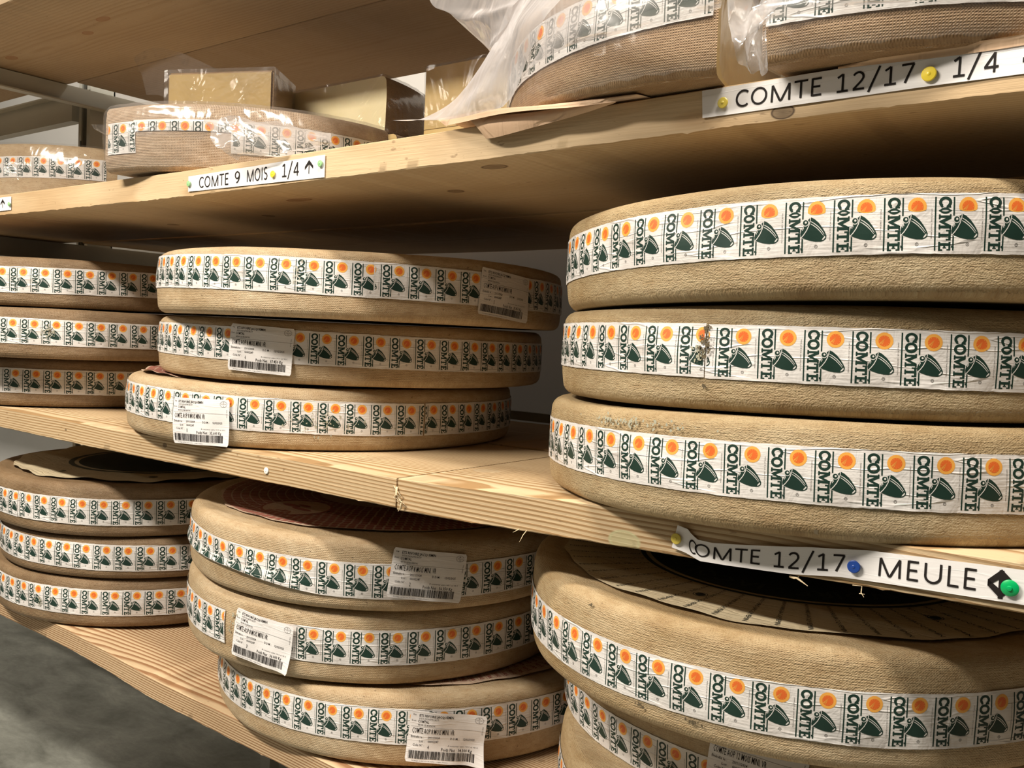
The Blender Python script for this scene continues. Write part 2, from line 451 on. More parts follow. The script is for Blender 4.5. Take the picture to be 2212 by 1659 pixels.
def tile_shapes():
    """polygons in tile millimetres: x to the right from the first bar, y DOWN from the label's top edge"""
    S = []      # (polygon, material slot, layer)
    # slot 1 green, 2 amber, 3 red, 4 paper, 5 grey
    S.append(([(-0.6, 3.0), (0.6, 3.0), (0.6, 47.2), (-0.6, 47.2)], 1, 0))
    S.append(([(13.6, 3.2), (14.8, 3.2), (14.8, 21.2), (13.6, 21.2)], 1, 0))
    S.append(([(13.6, 36.2), (14.8, 36.2), (14.8, 47.0), (13.6, 47.0)], 1, 0))
    # letters: a runs down the strip, b (letter up) runs to the right; cap height 9.7
    X0, CAPH = 2.6, 9.7

    def L(pts, a0):
        return [(X0 + b * CAPH, a0 + a) for a, b in pts]

    def rect(a0, b0, a1, b1): return [(a0, b0), (a1, b0), (a1, b1), (a0, b1)]
    # C
    for q in ring_polys(4.2, 0.5, 2.2, 0.27, 4.3, 0.52, math.radians(38), math.radians(322), 26): S.append((L(q, 2.9), 1, 0))
    S.append((L([(6.6, 0.60), (8.2, 0.56), (8.2, 0.95), (7.2, 0.95), (6.0, 0.72)], 2.9), 1, 0))
    S.append((L([(6.2, 0.28), (7.4, 0.12), (8.2, 0.22), (7.5, 0.36)], 2.9), 1, 0))
    # O
    for q in ring_polys(4.5, 0.5, 2.3, 0.28, 4.5, 0.52, 0, 2 * PI, 30): S.append((L(q, 10.9), 1, 0))
    # M
    for q in (rect(0, 0, 3.6, 0.14), rect(7.4, 0, 11.2, 0.14), rect(0.9, 0, 2.6, 1), rect(8.3, 0, 10.4, 1), rect(0, 0.86, 2.6, 1), rect(8.3, 0.86, 11.2, 1)):
        S.append((L(q, 20.3), 1, 0))
    S.append((L([(0.9, 1), (3.2, 1), (6.2, 0.36), (5.1, 0.02)], 20.3), 1, 0))
    S.append((L([(10.3, 1), (8.2, 1), (4.7, 0.22), (5.6, 0.02)], 20.3), 1, 0))
    # T
    for q in (rect(0, 0.80, 8.0, 1), rect(3.0, 0, 5.0, 1), rect(2.0, 0, 6.0, 0.14), rect(0, 0.60, 1.2, 1), rect(6.8, 0.60, 8.0, 1)):
        S.append((L(q, 31.7), 1, 0))
    # E with its accent
    for q in (rect(0, 0, 6.6, 0.17), rect(1.0, 0, 3.1, 1), rect(0, 0.83, 6.4, 1), rect(0, 0, 1.2, 0.14), rect(2.9, 0.42, 4.8, 0.58), rect(4.2, 0.36, 4.9, 0.66),
              rect(5.6, 0, 6.7, 0.34), rect(5.4, 0.68, 6.4, 1)):
        S.append((L(q, 40.6), 1, 0))
    S.append((L([(2.4, 1.05), (4.2, 1.05), (5.2, 1.26), (4.0, 1.28)], 40.6), 1, 0))
    # seal
    cx, cy = 25.2, 10.4
    sc = []
    for i in range(72):
        a = 2 * PI * i / 72; r = 7.35 if i % 2 == 0 else 7.0
        sc.append((cx + r * math.cos(a), cy + r * math.sin(a)))
    S.append((sc, 2, 0))
    S.append((ellipse(cx, cy, 4.7, 4.7, 28), 3, 1))
    for i in range(5):
        a = math.radians(150 + i * 26)
        x, y = cx + 0.6, cy - 2.6
        S.append(([(x, y + 0.2), (cx - 0.9 + 3.0 * math.cos(a) - 0.2, cy + 3.1 + 0.2 * i - 1.0), (cx - 0.6 + 3.0 * math.cos(a) - 0.1, cy + 3.3 + 0.2 * i - 1.0)], 2, 2))
    for i in range(12):
        a = 2 * PI * i / 12
        S.append((ellipse(cx + 4.0 * math.cos(a), cy + 4.0 * math.sin(a), 0.28, 0.28, 6), 2, 2))
    # bell
    def B(pts): return [((x - 1372) * PX, (y - 122) * PX * 1.03 - 0.2) for x, y in pts]
    body = B([(1722, 452), (1772, 474), (1832, 524), (1882, 585), (1918, 640), (1942, 690), (1938, 728), (1908, 752), (1870, 763), (1800, 762), (1720, 748), (1650, 725), (1605, 706), (1588, 695), (1584, 655), (1598, 605), (1628, 565), (1660, 520), (1690, 480)])
    S.append((body, 1, 1))
    S.append((ellipse((1652 - 1372) * PX, (520 - 122) * PX * 1.03 - 0.2, 2.75, 2.75, 24), 4, 2))
    S.append((ellipse((1652 - 1372) * PX, (520 - 122) * PX * 1.03 - 0.2, 2.15, 2.15, 24), 1, 3))
    S.append((ellipse((1656 - 1372) * PX, (516 - 122) * PX * 1.03 - 0.2, 0.85, 0.85, 14), 4, 4))
    for q in ribbon(B([(1597, 708), (1632, 670), (1668, 620), (1698, 560), (1715, 500), (1722, 446)]), [0.7, 0.7, 0.7, 0.65, 0.6, 0.6]): S.append((q, 4, 5))
    for q in ribbon(B([(1724, 505), (1770, 530), (1830, 575), (1880, 628), (1912, 672)]), [0.35, 0.6, 0.6, 0.5, 0.3]): S.append((q, 4, 3))
    for q in ribbon(B([(1722, 535), (1760, 555), (1812, 592), (1862, 640), (1902, 688)]), [0.35, 0.6, 0.6, 0.5, 0.3]): S.append((q, 4, 3))
    S.append((B([(1922, 690), (1928, 712), (1905, 738), (1882, 744), (1890, 728)]), 4, 3))
    for k in (0, 1): 
        for q in ribbon(B([(1622 - 14 * k, 560 + 22 * k), (1628 - 12 * k, 600 + 18 * k)]), 0.5): S.append((q, 4, 3))
    # registered mark
    for q in ring_polys(25.4, 42.4, 0.95, 0.95, 1.35, 1.35, 0, 2 * PI, 14): S.append((q, 5, 0))
    return S


def bake_tile(small_text):
    bm = bmesh.new()
    lay = bm.faces.layers.int.new('lay')
    for poly, slot, layer in tile_shapes():
        vs = [bm.verts.new((x, y, 0)) for x, y in poly]
        f = bm.faces.new(vs); f.material_index = slot; f[lay] = layer
    for ax, stop, st in ((0, 40, 4.0), (1, 50, 3.5)):
        x = -1.0 + st
        while x < stop:
            no = (1, 0, 0) if ax == 0 else (0, 1, 0)
            co = (x, 0, 0) if ax == 0 else (0, x, 0)
            bmesh.ops.bisect_plane(bm, geom=bm.verts[:] + bm.edges[:] + bm.faces[:], plane_co=co, plane_no=no, dist=1e-5)
            x += st
    bmesh.ops.triangulate(bm, faces=bm.faces[:])
    bm.verts.index_update()
    V, Fc, M, Ly = [], [], [], []
    for f in bm.faces:
        b = len(V)
        for v in f.verts: V.append((v.co.x, v.co.y))
        Fc.append((b, b + 1, b + 2)); M.append(f.material_index); Ly += [f[lay]] * 3
    bm.free()
    for s, x, y0, y1, cap, slot in ((small_text, 36.0, 11.5, 38.5, 0.95, 5), ('R', 24.9, 42.0, 42.9, 1.0, 5)):
        W, T = text_in(s, y0, y1, 0, cap, 0.0, 1)
        b = len(V)
        V += [(x + q[1], q[0]) for q in W]; Ly += [0] * len(W)
        for t in T: Fc.append((b + t[0], b + t[1], b + t[2])); M.append(slot)
    return np.array(V), np.array(Fc), M, np.array(Ly)


TILE = [bake_tile('MARQUE DE CERTIFICATION'), bake_tile('CERTIFICATION TRADE MARK')]
BAND_MATS = [BAND, INK, YEL, RED, WHITE, INK2, plain('dried_dirt', (0.10, 0.075, 0.04), 0.8), plain('grey_mould', (0.34, 0.33, 0.25), 0.8)]

# ------------------------------------------------------------------ cheese
PHL = {}


def radial(R, h, hc, th, z, seed):
    """outer surface of a wheel without its rounded shoulders"""
    k = (z - hc) / (h / 2)
    return R - 0.0018 - 0.0035 * k * k + 0.0008 * math.sin(3 * th + seed) + 0.0006 * math.sin(7 * th + 2 * seed) + 0.0005 * math.sin(13 * th + 9 * z * 10 + seed)


def rind_mesh(R, h, seed, th0=-PI, th1=PI, n=220):
    """profile: bottom, shoulder, side, shoulder, rim, groove, top face"""
    hc = h / 2
    fil = 0.014
    prof = []          # (kind, inset, z, v)
    prof.append((0.0, 0.002, 'abs')); prof.append((0.6, 0.0015, 'abs')); prof.append((0.93, 0.001, 'abs'))
    for i in range(6):
        a = PI / 2 * i / 5
        prof.append((fil * (1 - math.sin(a)), 0.001 + fil * (1 - math.cos(a)), 'in'))
    for i in range(1, 14):
        prof.append((0.0, 0.001 + fil + (h - 2 * fil) * i / 14, 'in'))
    for i in range(6):
        a = PI / 2 * i / 5
        prof.append((fil * (1 - math.cos(a)), h - fil + fil * math.sin(a), 'in'))
    prof += [(0.024, h + 0.0003, 'in'), (0.030, h - 0.0010, 'in'), (0.036, h - 0.0012, 'in'), (0.06, h - 0.001, 'in'), (0.3, h - 0.001, 'abs'), (0.0, h - 0.001, 'abs')]
    P, U = [], []
    vacc = 0
    last = None
    for a, z, kind in prof:
        row, ur = [], []
        for j in range(n + 1):
            th = th0 + (th1 - th0) * j / n
            if kind == 'abs': r = R * a
            else: r = radial(R, h, hc, th, min(max(z, fil), h - fil), seed) - a
            wob = 0.0007 * math.sin(5 * th + seed * 3) if z > h * 0.6 else 0
            row.append((r * math.cos(th), r * math.sin(th), z + wob))
            if z > h + 0.0002 or (kind == 'abs') or a > 0.025: ur.append((r * math.cos(th) + 3, r * math.sin(th) + 3))
            else: ur.append((R * th, z + a))
        P.append(row); U.append(ur)
    return P, U, [k for k, q in enumerate(prof) if q[0] >= 0 and q[2] == 'in' and abs(q[1] - h) < 1e-6][0]


def band_mesh(mb, R, h, zt, i0, i1, th0, seed, tx=0.0, ty=0.0, vfun=None, rfun=None, height=0.0496, off=0.0, zslope=0.0, phase=0, rad=None):
    """a strip of tiles i0..i1 round the wheel; vfun(i, v) -> v squashes folds, rfun(i, v) lifts the paper"""
    w = TW / 1000
    hc = h / 2
    sc = height / (TH / 1000)

    def P(x, y, lift):
        """x in tiles, y in metres from the label top"""
        v = y / (TH / 1000)
        if vfun: v = vfun(x, v)
        th = th0 + x * w / R
        z = zt - v * height + tx * R * math.cos(th) + ty * R * math.sin(th) + zslope * (x - i0) * w
        r = (rad or radial)(R, h, hc, th, min(max(z, 0.004), h - 0.004), seed) + 0.0011 + off + lift
        r += 0.00012 * math.sin(x * 9 + y * 90 + seed) * (1 if y > 0 else 0)
        if rfun: r += rfun(x, v)
        return (r * math.cos(th), r * math.sin(th), z)
    nu = max(2, int((i1 - i0) * 7)); nv = 14
    rows, uvs = [], []
    rg = random.Random(int(seed * 100) + int(i0 * 7))
    jit = [rg.uniform(-0.00025, 0.00025) for _ in range(nu + 1)]
    for a in range(nv + 1):
        y = TH / 1000 * a / nv
        row, ur = [], []
        for k in range(nu + 1):
            x = i0 + (i1 - i0) * k / nu
            yy = y + (jit[k] if a in (0, nv) else 0)
            row.append(P(x, yy, 0)); ur.append((x * w, -y))
        rows.append(row); uvs.append(ur)
    mb.grid(rows[::-1], 0, uvs[::-1])
    step = 0.00004
    for i in range(math.floor(i0), math.ceil(i1)):
        V, Fc, M, Ly = TILE[(i + phase) % 2]
        xs = i + V[:, 0] / TW
        keep = [k for k in range(len(Fc)) if i0 <= xs[Fc[k]].min() and xs[Fc[k]].max() <= i1]
        if not keep: continue
        used = sorted({int(q) for k in keep for q in Fc[k]})
        mp = {q: n for n, q in enumerate(used)}
        vv = [P(xs[q], V[q, 1] / 1000, 0.00010 + step * Ly[q]) for q in used]
        base = mb.n
        mb.v += vv; mb.n += len(vv)
        for k in keep:
            a, b, c = (mp[int(q)] + base for q in Fc[k])
            # keep the outward side out
            pa, pb, pc = (np.array(mb.v[q]) for q in (a, b, c))
            nn = np.cross(pb - pa, pc - pa)
            if nn @ np.array([pa[0], pa[1], 0]) < 0: b, c = c, b
            mb.f.append((a, b, c)); mb.m.append(M[k]); mb.uv += [(0, 0)] * 3


def smudge(mb, R, h, zt, th0, seed, i, v, ri, rv, n, slot, tx=0.0, ty=0.0, size=0.0012):
    """irregular flecks of dirt stuck to the label or the rind round tile i, height v"""
    rg = random.Random(int(i * 50 + v * 10 + n))
    for k in range(n):
        a, b = rg.gauss(0, 0.45), rg.gauss(0, 0.45)
        ci, cv = i + a * ri, v + b * rv
        rr = size * rg.uniform(0.3, 1.5)
        pts = []
        for q in range(8):
            an = 2 * PI * q / 8; r2 = rr * rg.uniform(0.45, 1.2)
            x = ci * TW / 1000 + r2 * math.cos(an); y = cv * 0.0496 + r2 * 1.3 * math.sin(an)
            th = th0 + x / R
            z = zt - y + tx * R * math.cos(th) + ty * R * math.sin(th)
            r = radial(R, h, h / 2, th, min(max(z, 0.004), h - 0.004), seed) + 0.0022 + 0.00003 * k
            pts.append((r * math.cos(th), r * math.sin(th), z))
        mb.add(pts, [tuple(range(8))[::-1]], slot)


SMUDGE = {'R2': [(2.75, 0.10, 0.10, 0.12, 14, 6), (2.72, 0.42, 0.16, 0.35, 46, 6), (2.6, 0.55, 0.2, 0.25, 26, 7), (2.75, 1.15, 0.06, 0.06, 6, 6)],
          'L2': [(1.35, 0.50, 0.35, 0.22, 40, 7), (1.35, 0.48, 0.25, 0.15, 14, 6)], 'LL3': [(1.75, 0.66, 0.25, 0.22, 34, 7)],
          'M1': [(3.05, 0.5, 0.2, 0.3, 18, 7)], 'M3': [(8.3, 0.6, 1.6, 0.5, 60, 7)], 'R3': [(1.4, -0.18, 1.6, 0.10, 90, 7), (6.1, 1.5, 0.1, 0.08, 4, 6)],
          'ML2': [(-2.8, 0.35, 0.4, 0.5, 30, 7), (-2.55, 0.62, 0.06, 0.04, 4, 6)], 'RL1': [(1.3, -0.55, 0.12, 0.03, 5, 6), (4.7, 1.1, 0.25, 0.04, 9, 6), (3.1, 1.08, 0.2, 0.03, 6, 6)]}


def ship_label(parent, R, h, th, z, rot, title, colis, kg, seed, curl=0.0, W=104.0, Hh=69.0, name='shipping_label'):
    """thermal address label wrapped on the wheel side, centre at angle th and height z"""
    mb = MB()
    c, s = math.cos(rot), math.sin(rot)
    hc = h / 2

    def P(x, y, lift):
        u, v = x - W / 2, Hh / 2 - y
        a, b = (c * u + s * v) / 1000, (-s * u + c * v) / 1000
        t = th + a / R
        zz = z + b
        r = radial(R, h, hc, t, min(max(zz, -0.01), h + 0.01), seed) + 0.0032 + lift
        e = max(0, (x / W - 0.72) / 0.28); g = max(0, (y / Hh - 0.55) / 0.45)
        r += curl * (e * e * (0.35 + 0.65 * g) + 0.25 * g * g) + 0.0006 * math.sin(x * 0.11 + y * 0.05 + seed)
        return (r * math.cos(t), r * math.sin(t), zz)
    nu, nv = 26, 18
    rows, uvs = [], []
    for j in range(nv + 1):
        y = Hh * j / nv
        ins = 0.0
        if y < 2: ins = 2 - math.sqrt(max(0, 4 - (2 - y) ** 2))
        if y > Hh - 2: ins = 2 - math.sqrt(max(0, 4 - (y - Hh + 2) ** 2))
        rows.append([P(ins + (W - 2 * ins) * i / nu, y, 0) for i in range(nu + 1)])
        uvs.append([(i / nu * 0.1, -y / 1000) for i in range(nu + 1)])
    mb.grid(rows[::-1], 0, uvs[::-1])

    def put(V, T, lift=0.00035):
        V = np.array(V)
        vv = [P(x * W, y * Hh, lift) for x, y in V]
        mb.add(vv, T, 1)

    def tx(sx, x0, x1, y, cap, bold=0.0):
        V, T = text_in(sx, x0, x1, 0, cap, bold, 1)
        V = np.stack([V[:, 0], y - V[:, 1]], 1)
        put(V, [(a, b2, c2) for a, b2, c2 in T])
    tx('Exp', 0.035, 0.075, 0.085, 0.028)
    tx('ETS RIVOIRE JACQUEMIN', 0.115, 0.565, 0.105, 0.05, 0.012)
    tx('39570 MONTMOROT', 0.115, 0.375, 0.16, 0.034)
    tx('Dest', 0.025, 0.08, 0.205, 0.03)
    tx('COMTAL', 0.105, 0.25, 0.225, 0.05, 0.008)
    tx('44140 LE BIGNON', 0.11, 0.335, 0.285, 0.034)
    tx(title, 0.045, 0.60, 0.435, 0.105, 0.004)
    tx('Emballé le :', 0.04, 0.205, 0.525, 0.042, 0.004)
    tx('29/11/2024', 0.26, 0.415, 0.525, 0.042, 0.008)
    tx('D.D.M. :', 0.56, 0.68, 0.525, 0.042, 0.004)
    tx('12/02/2025', 0.73, 0.88, 0.525, 0.042, 0.008)
    tx('Lot :', 0.155, 0.225, 0.605, 0.042, 0.004)
    tx('00002247', 0.265, 0.405, 0.605, 0.042, 0.008)
    tx('Colis N° :', 0.075, 0.225, 0.685, 0.042, 0.004)
    tx(colis, 0.272, 0.272 + (0.016 if colis != '1' else 0.008), 0.735, 0.075, 0.01)
    tx('A conserver entre +4 C et +8 C', 0.535, 0.93, 0.665, 0.028)
    tx('Poids Net : %s Kg' % kg, 0.455, 0.86, 0.76, 0.062, 0.006)
    tx('fromage au lait cru de vache - origine France', 0.09, 0.56, 0.975, 0.02)
    rg = random.Random(int(kg.replace('.', '')))
    x = 0.035
    while x < 0.895:
        bw = rg.choice((0.0035, 0.0035, 0.007, 0.0105)); gap = rg.choice((0.004, 0.004, 0.008))
        ym = [0.775 + 0.155 * k / 3 for k in range(4)]
        vv = [P(xx * W, yy * Hh, 0.00035) for yy in ym for xx in (x, x + bw)]
        mb.add(vv, [(0, 2, 3, 1), (2, 4, 5, 3), (4, 6, 7, 5)], 1)
        x += bw + gap
    for k in range(16):
        xa, xb = k / 16 * 0.96 + 0.02, (k + 1) / 16 * 0.96 + 0.02
        put([(xa, 0.305), (xb, 0.305), (xb, 0.308), (xa, 0.308)], [(0, 3, 2, 1)], 0.0003)
    for q in ring_polys(0.905, 0.10, 0.052, 0.058, 0.055, 0.063, 0, 2 * PI, 30): put(q, [(0, 1, 2, 3)])
    tx('FR', 0.895, 0.915, 0.075, 0.02)
    tx('39.362.001', 0.868, 0.942, 0.11, 0.022)
    tx('CE', 0.895, 0.915, 0.148, 0.02)
    V, T = text_in('PAL 0224', 0, 1, 0, 1, 0, 1)
    put(np.stack([0.955 + V[:, 1] * 0.012, 0.22 + V[:, 0] * 0.16], 1), T)
    return mb.build(name, [STICK, BLK], parent)


def disc_mesh(parent, h, rad, style, off=(0, 0), seed=0, name='paper_disc', wave=0.0012):
    mb = MB()

    def P(r, a, lift=0.0):
        k = r / rad
        z = h + 0.0014 + lift + wave * (0.6 + math.sin(9 * a + seed) * 0.5 + math.sin(23 * a) * 0.3) * k ** 6
        return (off[0] + r * math.cos(a), off[1] + r * math.sin(a), z)

    def edge(a): return rad * (1 + 0.006 * math.sin(11 * a + seed) + 0.004 * math.sin(29 * a))
    n = 200
    rows = [[P(edge(2 * PI * j / n) * k, 2 * PI * j / n) for j in range(n)] for k in (0.0, 0.15, 0.3, 0.45, 0.6, 0.75, 0.88, 0.95, 1.0)]
    mb.grid(rows, 0, [[(p[0], p[1]) for p in r] for r in rows], close=True)

    def ringq(r0, r1, slot, lift, m=160):
        for j in range(m):
            a, b = 2 * PI * j / m, 2 * PI * (j + 1) / m
            mb.add([P(r0, a, lift), P(r1, a, lift), P(r1, b, lift), P(r0, b, lift)], [(0, 1, 2, 3)], slot)

    def word(s, a_mid, r_out, length, cap, slot, lift=0.0004, tang=False, bold=0.0):
        V, T = text_in(s, 0, length, 0, cap, bold, 1)
        vv = []
        for x, y in V:
            if tang: vv.append(P(r_out + y, a_mid - x / r_out, lift))
            else: vv.append(P(r_out - length + x, a_mid + (y - cap / 2) / r_out, lift))
        mb.add(vv, T, slot)
    if style == 'brick':
        r = rad * 0.975
        for row in range(5):
            r1, r0 = r, r - 0.020; r -= 0.0225
            m = int(2 * PI * r1 / 0.0135) // 2 * 2
            for j in range(m):
                a0 = 2 * PI * (j + 0.06) / m; a1 = 2 * PI * (j + 0.94) / m
                # frame lines of each brick
                for q in (((r0, a0), (r1, a0), (r1, a0 + 0.0022), (r0, a0 + 0.0022)), ((r0, a0), (r0, a1), (r0 + 0.0005, a1), (r0 + 0.0005, a0))):
                    mb.add([P(rr, aa, 0.0003) for rr, aa in q], [(0, 1, 2, 3)], 1)
                if row < 3: word('JURA' if j % 2 else 'FRANCE', (a0 + a1) / 2, r1 - 0.001, 0.017, 0.0062, 1, bold=0.03)
    elif style == 'mosaic':
        r = rad * 0.985
        for row in range(11):
            r1, r0 = r, r - 0.0125; r -= 0.0145
            m = int(2 * PI * r1 / 0.0135)
            for j in range(m):
                a0 = 2 * PI * (j + 0.12) / m; a1 = 2 * PI * (j + 0.88) / m
                mb.add([P(r0, a0, 0.0003), P(r1, a0, 0.0003), P(r1, a1, 0.0003), P(r0, a1, 0.0003)], [(0, 1, 2, 3)], 1)
        # small rosette near the front edge
        cx, cy = off[0] - 0.01, off[1] - rad * 0.70
        for rr0, rr1, sl in ((0.0, 0.055, 0), (0.052, 0.056, 1), (0.0, 0.0, 1)):
            if rr1 == 0: continue
            for j in range(60):
                a, b = 2 * PI * j / 60, 2 * PI * (j + 1) / 60
                zz = h + 0.0014 + (0.0006 if sl == 0 else 0.0009)
                mb.add([(cx + q * math.cos(t), cy + q * math.sin(t), zz) for q, t in ((rr0, a), (rr1, a), (rr1, b), (rr0, b))], [(0, 1, 2, 3)], sl)
        for k, (dx, dy, rx, ry) in enumerate(((-0.018, 0.004, 0.020, 0.007), (0.016, -0.004, 0.022, 0.006), (0.0, 0.016, 0.014, 0.005))):
            pts = [(cx + dx + x, cy + dy + y, h + 0.0024) for x, y in ellipse(0, 0, rx, ry, 20)]
            mb.add(pts, [tuple(range(20))], 1)
    elif style == 'radial':
        for j in range(58):
            a = 2 * PI * j / 58
            word('RIVOIRE-JACQUEMIN', a, rad * 0.985, rad * 0.30, 0.0050, 1)
        for j in range(6):
            a = 2 * PI * j / 6 + 0.42
            rr = rad * 0.80
            cx, cy = off[0] + rr * math.cos(a), off[1] + rr * math.sin(a)
            for q0, q1 in ((0.0, 0.0055), (0.0072, 0.0080)):
                for k in range(20):
                    b, c = 2 * PI * k / 20, 2 * PI * (k + 1) / 20
                    mb.add([(cx + q * math.cos(t), cy + q * math.sin(t), h + 0.0022) for q, t in ((q0, b), (q1, b), (q1, c), (q0, c))], [(0, 1, 2, 3)], 1)
        ringq(rad * 0.655, rad * 0.675, 1, 0.0004)
        ringq(0.001, rad * 0.635, 2, 0.0005)
        word('RIVOIRE - JACQUEMIN', -PI / 2 + 1.15, rad * 0.50, 2.3 * rad * 0.50, 0.022, 3, 0.0009, True, 0.01)
        word('FROMAGES DU JURA', PI / 2 + 1.0, rad * 0.50, 2.0 * rad * 0.50, 0.022, 3, 0.0009, True, 0.01)
    elif style == 'ringed':
        ringq(rad * 0.60, rad * 0.64, 1, 0.0004)
        ringq(0.001, rad * 0.57, 2, 0.0005)
        for j in range(7):
            a = 2 * PI * j / 7 + 0.3
            rr = rad * 0.80
            cx, cy = off[0] + rr * math.cos(a), off[1] + rr * math.sin(a)
            mb.add([(cx + x, cy + y, h + 0.002) for x, y in ellipse(0, 0, 0.009, 0.009, 16)], [tuple(range(16))], 1)
    mats = {'brick': [ROSE, REDP], 'mosaic': [ROSE, REDP], 'radial': [CREAM, DKGR, DKGR, GRTX], 'ringed': [CREAM, GRTX, DKGR]}[style]
    return mb.build(name, mats, parent)


WHEELS = 'whole cheese wheels stacked on the shelves'


def make_wheel(key, s, t, R, zt, z0, h, tilt, btilt, th0, i0, i1, mat, label, segs=None, ship=None, disc=None, vfun=None, rfun=None, body_R=None):
    n = Vector((-tilt[0], -tilt[1], 1)).normalized()
    q = Vector((0, 0, 1)).rotation_difference(n)
    e = empty('round_cheese', (s, t, H + z0), label, 'cheese', WHEELS, q)
    seed = (hash_k(key) % 97) / 9.0
    BR = body_R or R
    P, U, kt = rind_mesh(BR, h, seed)
    mb = MB()
    flat = [[(p[0] + 3, p[1] + 3) for p in P[k]] for k in (3, kt)]
    mb.grid(P[:4], 0, U[:3] + [flat[0]])
    mb.grid(P[3:kt + 1], 0, U[3:kt + 1])
    mb.grid(P[kt:], 0, [flat[1]] + U[kt + 1:])
    mb.build('rind', mat, e)
    mb = MB()
    segs = segs or [(i0, i1, 0, 0, 0)]
    for k, (a, b, dz, sl, lift) in enumerate(segs):
        band_mesh(mb, R, h, zt - z0 + dz, a, b, th0, seed, btilt[0], btilt[1], vfun, rfun, off=lift, zslope=sl)
    for sp in SMUDGE.get(key, []): smudge(mb, R, h, zt - z0, th0, seed, *sp, btilt[0], btilt[1])
    mb.build('label_band', BAND_MATS, e)
    if ship:
        th, zz, rot, title, colis, kg, curl = ship
        ship_label(e, R, h, th, zz - z0, rot, title, colis, kg, seed, curl)
    if disc:
        rad, style, off, wave = disc
        disc_mesh(e, h, rad, style, off, seed, wave=wave)
    return e


def hash_k(s):
    v = 7
    for ch in s: v = (v * 31 + ord(ch)) % 10007
    return v


def sm(x, a, b):
    k = min(1, max(0, (x - a) / (b - a))); return k * k * (3 - 2 * k)


def fold(a, b, c, d, i_a, i_b):
    """paper between v=a and v=b is pinched away where i_a < i < i_b"""
    def f(i, v):
        k = sm(i, i_a, i_a + 1.5) * (1 - sm(i, i_b - 1, i_b)) if i_b else sm(i, i_a, i_a + 1.5)
        cut = (b - a) * k * 0.72
        if v <= a: w = v
        elif v >= b: w = v - cut
        else: w = a + (v - a) * (1 - cut / (b - a))
        return w * (1 / (1 - cut)) if cut < 1 else w
    return f


def ml1_v(i, v):
    vm = 0.70 + 0.30 * sm(i, 0.0, 5.0)
    return v if v < vm else vm + (v - vm) * 0.06


def ml1_r(i, v):
    k = 1 - sm(i, 1.5, 5.5)
    return k * 0.004 * sm(v, 0.5, 0.75)


T8 = 'COMTE AOP 8 MOIS MINI. VR'
MAT = {'M': RIND_M, 'R': RIND_R, 'L': RIND_L, 'ML': RIND_M, 'LL': RIND_L, 'RL': RIND_RL}
# key, s, t, R, z of label top, z0, h, body tilt, extra label tilt, angle of tile 0, first tile, last tile
make_wheel('M1', -1.1635, 1.1057, 0.3437, 0.0942, 0.0105, 0.0975, (0, 0), (-0.0158, -0.0103), -1.3873, -12, 20, RIND_M,
           'pale cheese wheel topping the central middle-shelf stack, tilted address sticker far to its right',
           ship=(-0.1147, 0.0588, 0.10, T8, '5', '35.850', 0.004), segs=[(-12, 5.9, 0, 0, 0), (5.75, 20, 0.0006, 0, 0.0006)])
make_wheel('M2', -1.2222, 1.1428, 0.3404, -0.0076, -0.0872, 0.0945, (0, 0), (-0.0102, -0.0099), -1.5295, -8, 20, RIND_M,
           'pale cheese wheel with the 37.450 Kg sticker, middle of the central middle-shelf stack',
           ship=(-1.173, -0.0371, 0.045, T8, '6', '37.450', 0.002))
make_wheel('M3', -1.2595, 1.1069, 0.3390, -0.1065, -0.1845, 0.0935, (0, 0), (-0.0158, -0.0091), -1.6797, -7, 22, RIND_M,
           'pale cheese wheel whose 35.600 Kg sticker hangs over the middle plank edge',
           ship=(-1.2856, -0.1484, -0.025, T8, '1', '35.600', 0.006), disc=(0.262, 'mosaic', (-0.062, -0.022), 0.004),
           segs=[(-7, 12.2, 0, 0, 0), (12.25, 22, 0.001, 0, 0.0007)])
make_wheel('R1', -0.3274, 1.0829, 0.3312, 0.1224, 0.0395, 0.1025, (0.030, 0), (0.0112, -0.0090), -2.0267, -9, 16, RIND_R,
           'golden cheese wheel topping the near right stack, its label creased lengthwise',
           vfun=fold(0.25, 0.37, 0, 0, 3.5, None))
make_wheel('R2', -0.3390, 1.0921, 0.3279, 0.0196, -0.0620, 0.0985, (0.022, 0), (-0.0125, 0.0029), -1.9452, -7, 16, RIND_R,
           'golden cheese wheel with a dark tear in its label, middle of the near right stack',
           segs=[(-7, 2.72, 0.0006, 0, 0.0003), (2.74, 16, 0, 0, 0)], vfun=fold(0.25, 0.33, 0, 0, 8.0, None))
make_wheel('R3', -0.3370, 1.0959, 0.3422, -0.0881, -0.1680, 0.1035, (0.027, 0), (0.0, -0.0077), -1.9948, -8, 16, RIND_R,
           'golden cheese wheel standing on the middle shelf above the MEULE strip')
make_wheel('ML1', -1.0854, 1.1131, 0.3320, -0.3074, -0.3885, 0.1015, (-0.006, 0.004), (-0.0258, 0.0172), -1.5784, -11, 17, RIND_M,
           'cheese wheel with a red printed top and 36.350 Kg sticker on the bottom shelf',
           ship=(-0.6432, -0.3339, 0.125, T8, '2', '36.350', 0.003), disc=(0.283, 'mosaic', (-0.012, 0.006), 0.001), vfun=ml1_v, rfun=ml1_r)
make_wheel('ML2', -1.0954, 1.1079, 0.3239, -0.4170, -0.4980, 0.1065, (0, 0), (0.0025, -0.0011), -1.1633, -14, 14, RIND_M,
           'cheese wheel with torn label beside a crumpled 36.000 Kg sticker',
           ship=(-1.3395, -0.4473, 0.10, T8, '3', '36.000', 0.009), segs=[(-14, -3.35, 0.0, 0, 0.0008), (-2.3, 14, 0, 0, 0)])
